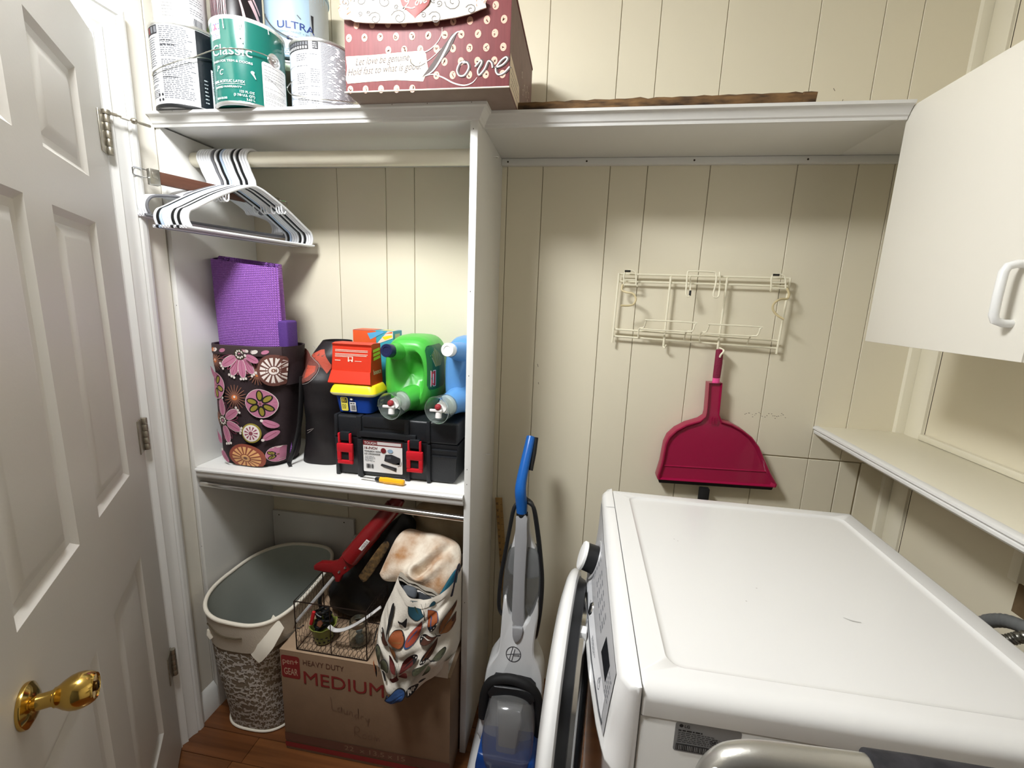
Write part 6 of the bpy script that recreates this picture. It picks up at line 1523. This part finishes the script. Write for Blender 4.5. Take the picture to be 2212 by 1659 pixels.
for k in range(12): pr.stroke([(.62 + .048*cos(k*.52), .062 + .048*sin(k*.52)*.9), (.62 + .053*cos(k*.52), .062 + .053*sin(k*.52)*.9)], .001, LGI)
pr.text('LG', .71, .027, .012, LGI, bold=.02); pr.lines(.80, .024, .85, .034, 2, LGI, .4, skip=0)
pr.stroke([(.90 + .007*cos(k*.5), .033 + .008*sin(k*.5)) for k in range(13)], .0014, LGI); pr.stroke([(.90, .033), (.90, .046)], .0014, LGI)
pr.done(ws, 'panel_print', cpn)
cs_ = Print(plane_map((0, 0, .9849), (1, 0, 0), (0, 1, 0)), .05, base=.0003); cs_.stroke([(1.2765, -.503), (1.2965, -.503)], .0012, LGI); cs_.done(ws, 'cap_seam', capo)
# dial
kc = panel(-.618, .52, .0015); kd_ = (panel(-.618, .52, 1) - panel(-.618, .52, 0)).normalized()
ws.p('dial_ring', G().lathe([(.031, 0), (.0405, 0), (.041, .0015), (.0405, .0028), (.0395, .003), (.031, .001)], SILVERP, frame(kc, kd_), 40), cpn)
ws.p('dial_skirt', G().lathe([(0, .0005), (.0295, .0005), (.0285, .024), (0, .024)], BLACK, frame(kc, kd_), 40), cpn)
ws.p('dial_cap', G().lathe([(.0285, .0235), (.0300, .0245), (.0302, .029), (.0285, .0315), (.024, .0325), (0, .033)], WHITEP, frame(kc, kd_), 40), cpn, label='white dial cap')
# power button
pbq = panel(-.735, .28, .0012); ws.p('power_button', G().lathe([(0, .003), (.010, .003), (.012, .0015), (.0125, 0)], CHROME, frame(pbq, kd_), 24), cpn)
# door opening in the front and the door itself, ajar on its far hinge
DC = V((1.2755, -.715, .60))
ws.p('door_opening', G().lathe([(.24, .004), (.232, .006), (.21, -.0), (.20, -.02), (.0, -.024)], mat('grey_door_gasket', (98, 100, 102), .5), frame(DC, (-1, 0, 0)), 48), capo)
th5 = radians(5.2); hinge = V((1.2335, -.452, .638)); ud = V((-sin(th5), -cos(th5), 0)); od = V((-cos(th5), sin(th5), 0)); c0 = hinge + ud*.262
DF = frame(c0, od, (0, 0, 1))
dr_ = ws.p('door_ring', G().lathe([(.236, -.003), (.255, -.005), (.2625, -.002), (.2645, .003), (.2640, .009), (.259, .015), (.248, .020), (.220, .026), (.19, .029), (.172, .028), (.168, .022)], APPL, DF, 72), smooth=40, label='white door ring')
ws.p('door_inner_trim', G().lathe([(.250, -.0045), (.247, -.007), (.240, -.0215), (.234, -.0225), (.21, -.0225)], BLACK, DF, 64), dr_, label='black inner trim')
ws.p('door_glass_rim', G().lathe([(.226, -.022), (.2255, -.030), (.220, -.033), (.200, -.034), (.190, -.026), (.186, -.020)], CHROME, DF, 64), dr_)
ws.p('door_glass', G().lathe([(.188, -.018), (.176, -.030), (.150, -.040), (.09, -.043), (0, -.043)], mat('dark_door_glass', (26, 30, 38), .05, coat=.5), DF, 56), dr_)
ws.p('door_window', G().lathe([(.170, .024), (.15, .029), (.08, .033), (0, .034)], mat('smoked_door_window', (30, 32, 36), .06), DF, 48), dr_)
ws.p('door_catch', G().box((-.012, -.010, -.030), (.012, .010, -.008), WHITEP, .003, frame(c0 + V((0, -.05, .215)), od, (0, 0, 1))), dr_)
# rating label on the near side
pr = Print(plane_map((1.342, WY0 + .0015, .900), (1, 0, 0), (0, 0, 1)), .05, base=.0004)
LBL = mat('grey_rating_label', (150, 152, 156), .4)
pr.rrect(0, 0, .078, .044, .004, LBL).layer()
pr.ell(.007, .0385, .0025, .0025, INK).text('LG', .011, .0365, .0055, INK, bold=.03)
pr.text('MODEL: WASHER', .004, .031, .0032, INK, bold=.02) if False else pr.lines(.004, .030, .040, .034, 1, INK, .5, skip=0, dash=.004)
pr.lines(.004, .014, .058, .030, 6, INK, .35, skip=0, dash=.004)
pr.text('UL', .045, .020, .005, INK, bold=.02).stroke([(.0475 + .0042*cos(k*.6), .0218 + .0042*sin(k*.6)) for k in range(12)], .0006, INK)
pr.ell(.067, .024, .0045, .0045, INK).layer().text('c', .0655, .022, .006, LBL); pr.layer()
pr.rect(.003, .003, .060, .0125, INK).layer()
for k in range(26): pr.rect(.004 + k*.0021, .004, .0046 + k*.0021 + random.choice((0, .0005)), .0115, LBL)
pr.done(ws, 'rating_label')

# drain hose and ribbed supply hose behind the washer
HSG = mat('grey_drain_hose', (104, 106, 106), .5)
def ribbed(pts, r, m, pitch, amp, n=12):
    P = spl(pts, 14); g = G(); acc = 0; rr_ = []; Q = [P[0]]
    for a, b in zip(P, P[1:]):
        L = (V(b)-V(a)).length; k = max(1, int(L/(pitch/3)))
        for i in range(1, k+1): Q.append(tuple(V(a).lerp(V(b), i/k)))
    rr_ = [r + amp*sin(2*pi*i/3.0 + .5) for i in range(len(Q))]
    g.tube(Q, rr_, m, n); return g
single('drain_hose', ribbed([(2.0, -.50, .012), (2.02, -.51, .40), (2.03, -.535, .74), (2.03, -.560, .835), (2.03, -.592, .876), (2.033, -.635, .896), (2.045, -.69, .895), (2.065, -.75, .86), (2.075, -.79, .76), (2.08, -.80, .40), (2.08, -.80, .012)], .0125, HSG, .006, .0007),
       'grey corrugated drain hose looping up behind the washer', 'hose', (2.03, -.6, .012), smooth=70)
single('supply_hose', ribbed([(2.125, -.80, .86), (2.06, -.735, .905), (2.01, -.690, .915), (1.985, -.668, .890), (1.96, -.655, .85), (1.93, -.64, .70), (1.92, -.62, .012)], .0095, mat('braided_steel_hose', (140, 138, 130), .3, .8, noise=(200, .8), rgb2=(50, 48, 44)), .0045, .0011),
       'thin ribbed metal supply hose curving behind the washer', 'hose', (1.99, -.67, .012), smooth=70)
# bracket under the ledge
led.p('support_bracket', G().box((2.165, -.462, .885), (2.1995, -.438, 1.0655), TRIMC, .004))
struct('panel', G().box((RX + .0004, OUT[2], OUT[0]), (RX + .003, OUT[3], OUT[1]), mat('raw_brown_board', (120, 100, 72), .9, noise=(30, .6), rgb2=(90, 72, 48))), wr)

# ================================================================ FOLDED STEP STOOL (only its top rail is in view)
ALU = mat('satin_aluminium', (188, 186, 180), .32, .85, bump=(300, .05)); FOAM = mat('black_foam_grip', (28, 28, 32), .8, noise=(60, .6), rgb2=(60, 58, 62), bump=(90, .3))
sy = -1.078
so = T('step_stool', 'folded aluminium step stool with black foam grip leaning beside the washer', 'step stool', (1.56, sy, 0))
tp_ = spl([(1.352, sy, .02), (1.352, sy, .60), (1.353, sy, .91), (1.356, sy, .952), (1.367, sy, .982), (1.388, sy, .996), (1.43, sy, 1.002), (1.56, sy, 1.008), (1.70, sy, 1.008), (1.745, sy, .991), (1.762, sy, .95), (1.766, sy, .88), (1.766, sy, .02)], 6)
fr_ = so.p('tube_frame', G().tube(tp_, .0145, ALU, 20), smooth=60)
so.p('foam_grip', G().tube([(1.503, sy, 1.0065), (1.505, sy, 1.0065), (1.55, sy, 1.0078), (1.69, sy, 1.008), (1.692, sy, 1.008)], [.015, .0185, .0185, .0185, .015], FOAM, 24), fr_)
so.p('rivet', G().lathe([(0, .0025), (.0035, .0022), (.0055, 0)], WHITEP, frame((1.360, sy - .0125, .984), (-.45, -.8, .35)), 16), fr_)
for z in (.26, .52): so.p('step', G().box((1.368, sy - .018, z), (1.75, sy + .016, z + .20), mat('step_grey_plastic', (110, 112, 116), .6), .006))
so.p('rear_frame', G().tube([(1.385, sy + .030, .02), (1.385, sy + .030, .75), (1.73, sy + .030, .75), (1.73, sy + .030, .02)], .010, ALU, 12))
for x in (1.352, 1.766): so.p('rubber_foot', G().lathe([(0, 0), (.019, 0), (.018, .03), (0, .03)], BLACKM, Mx.Translation((x, sy, 0)), 16))
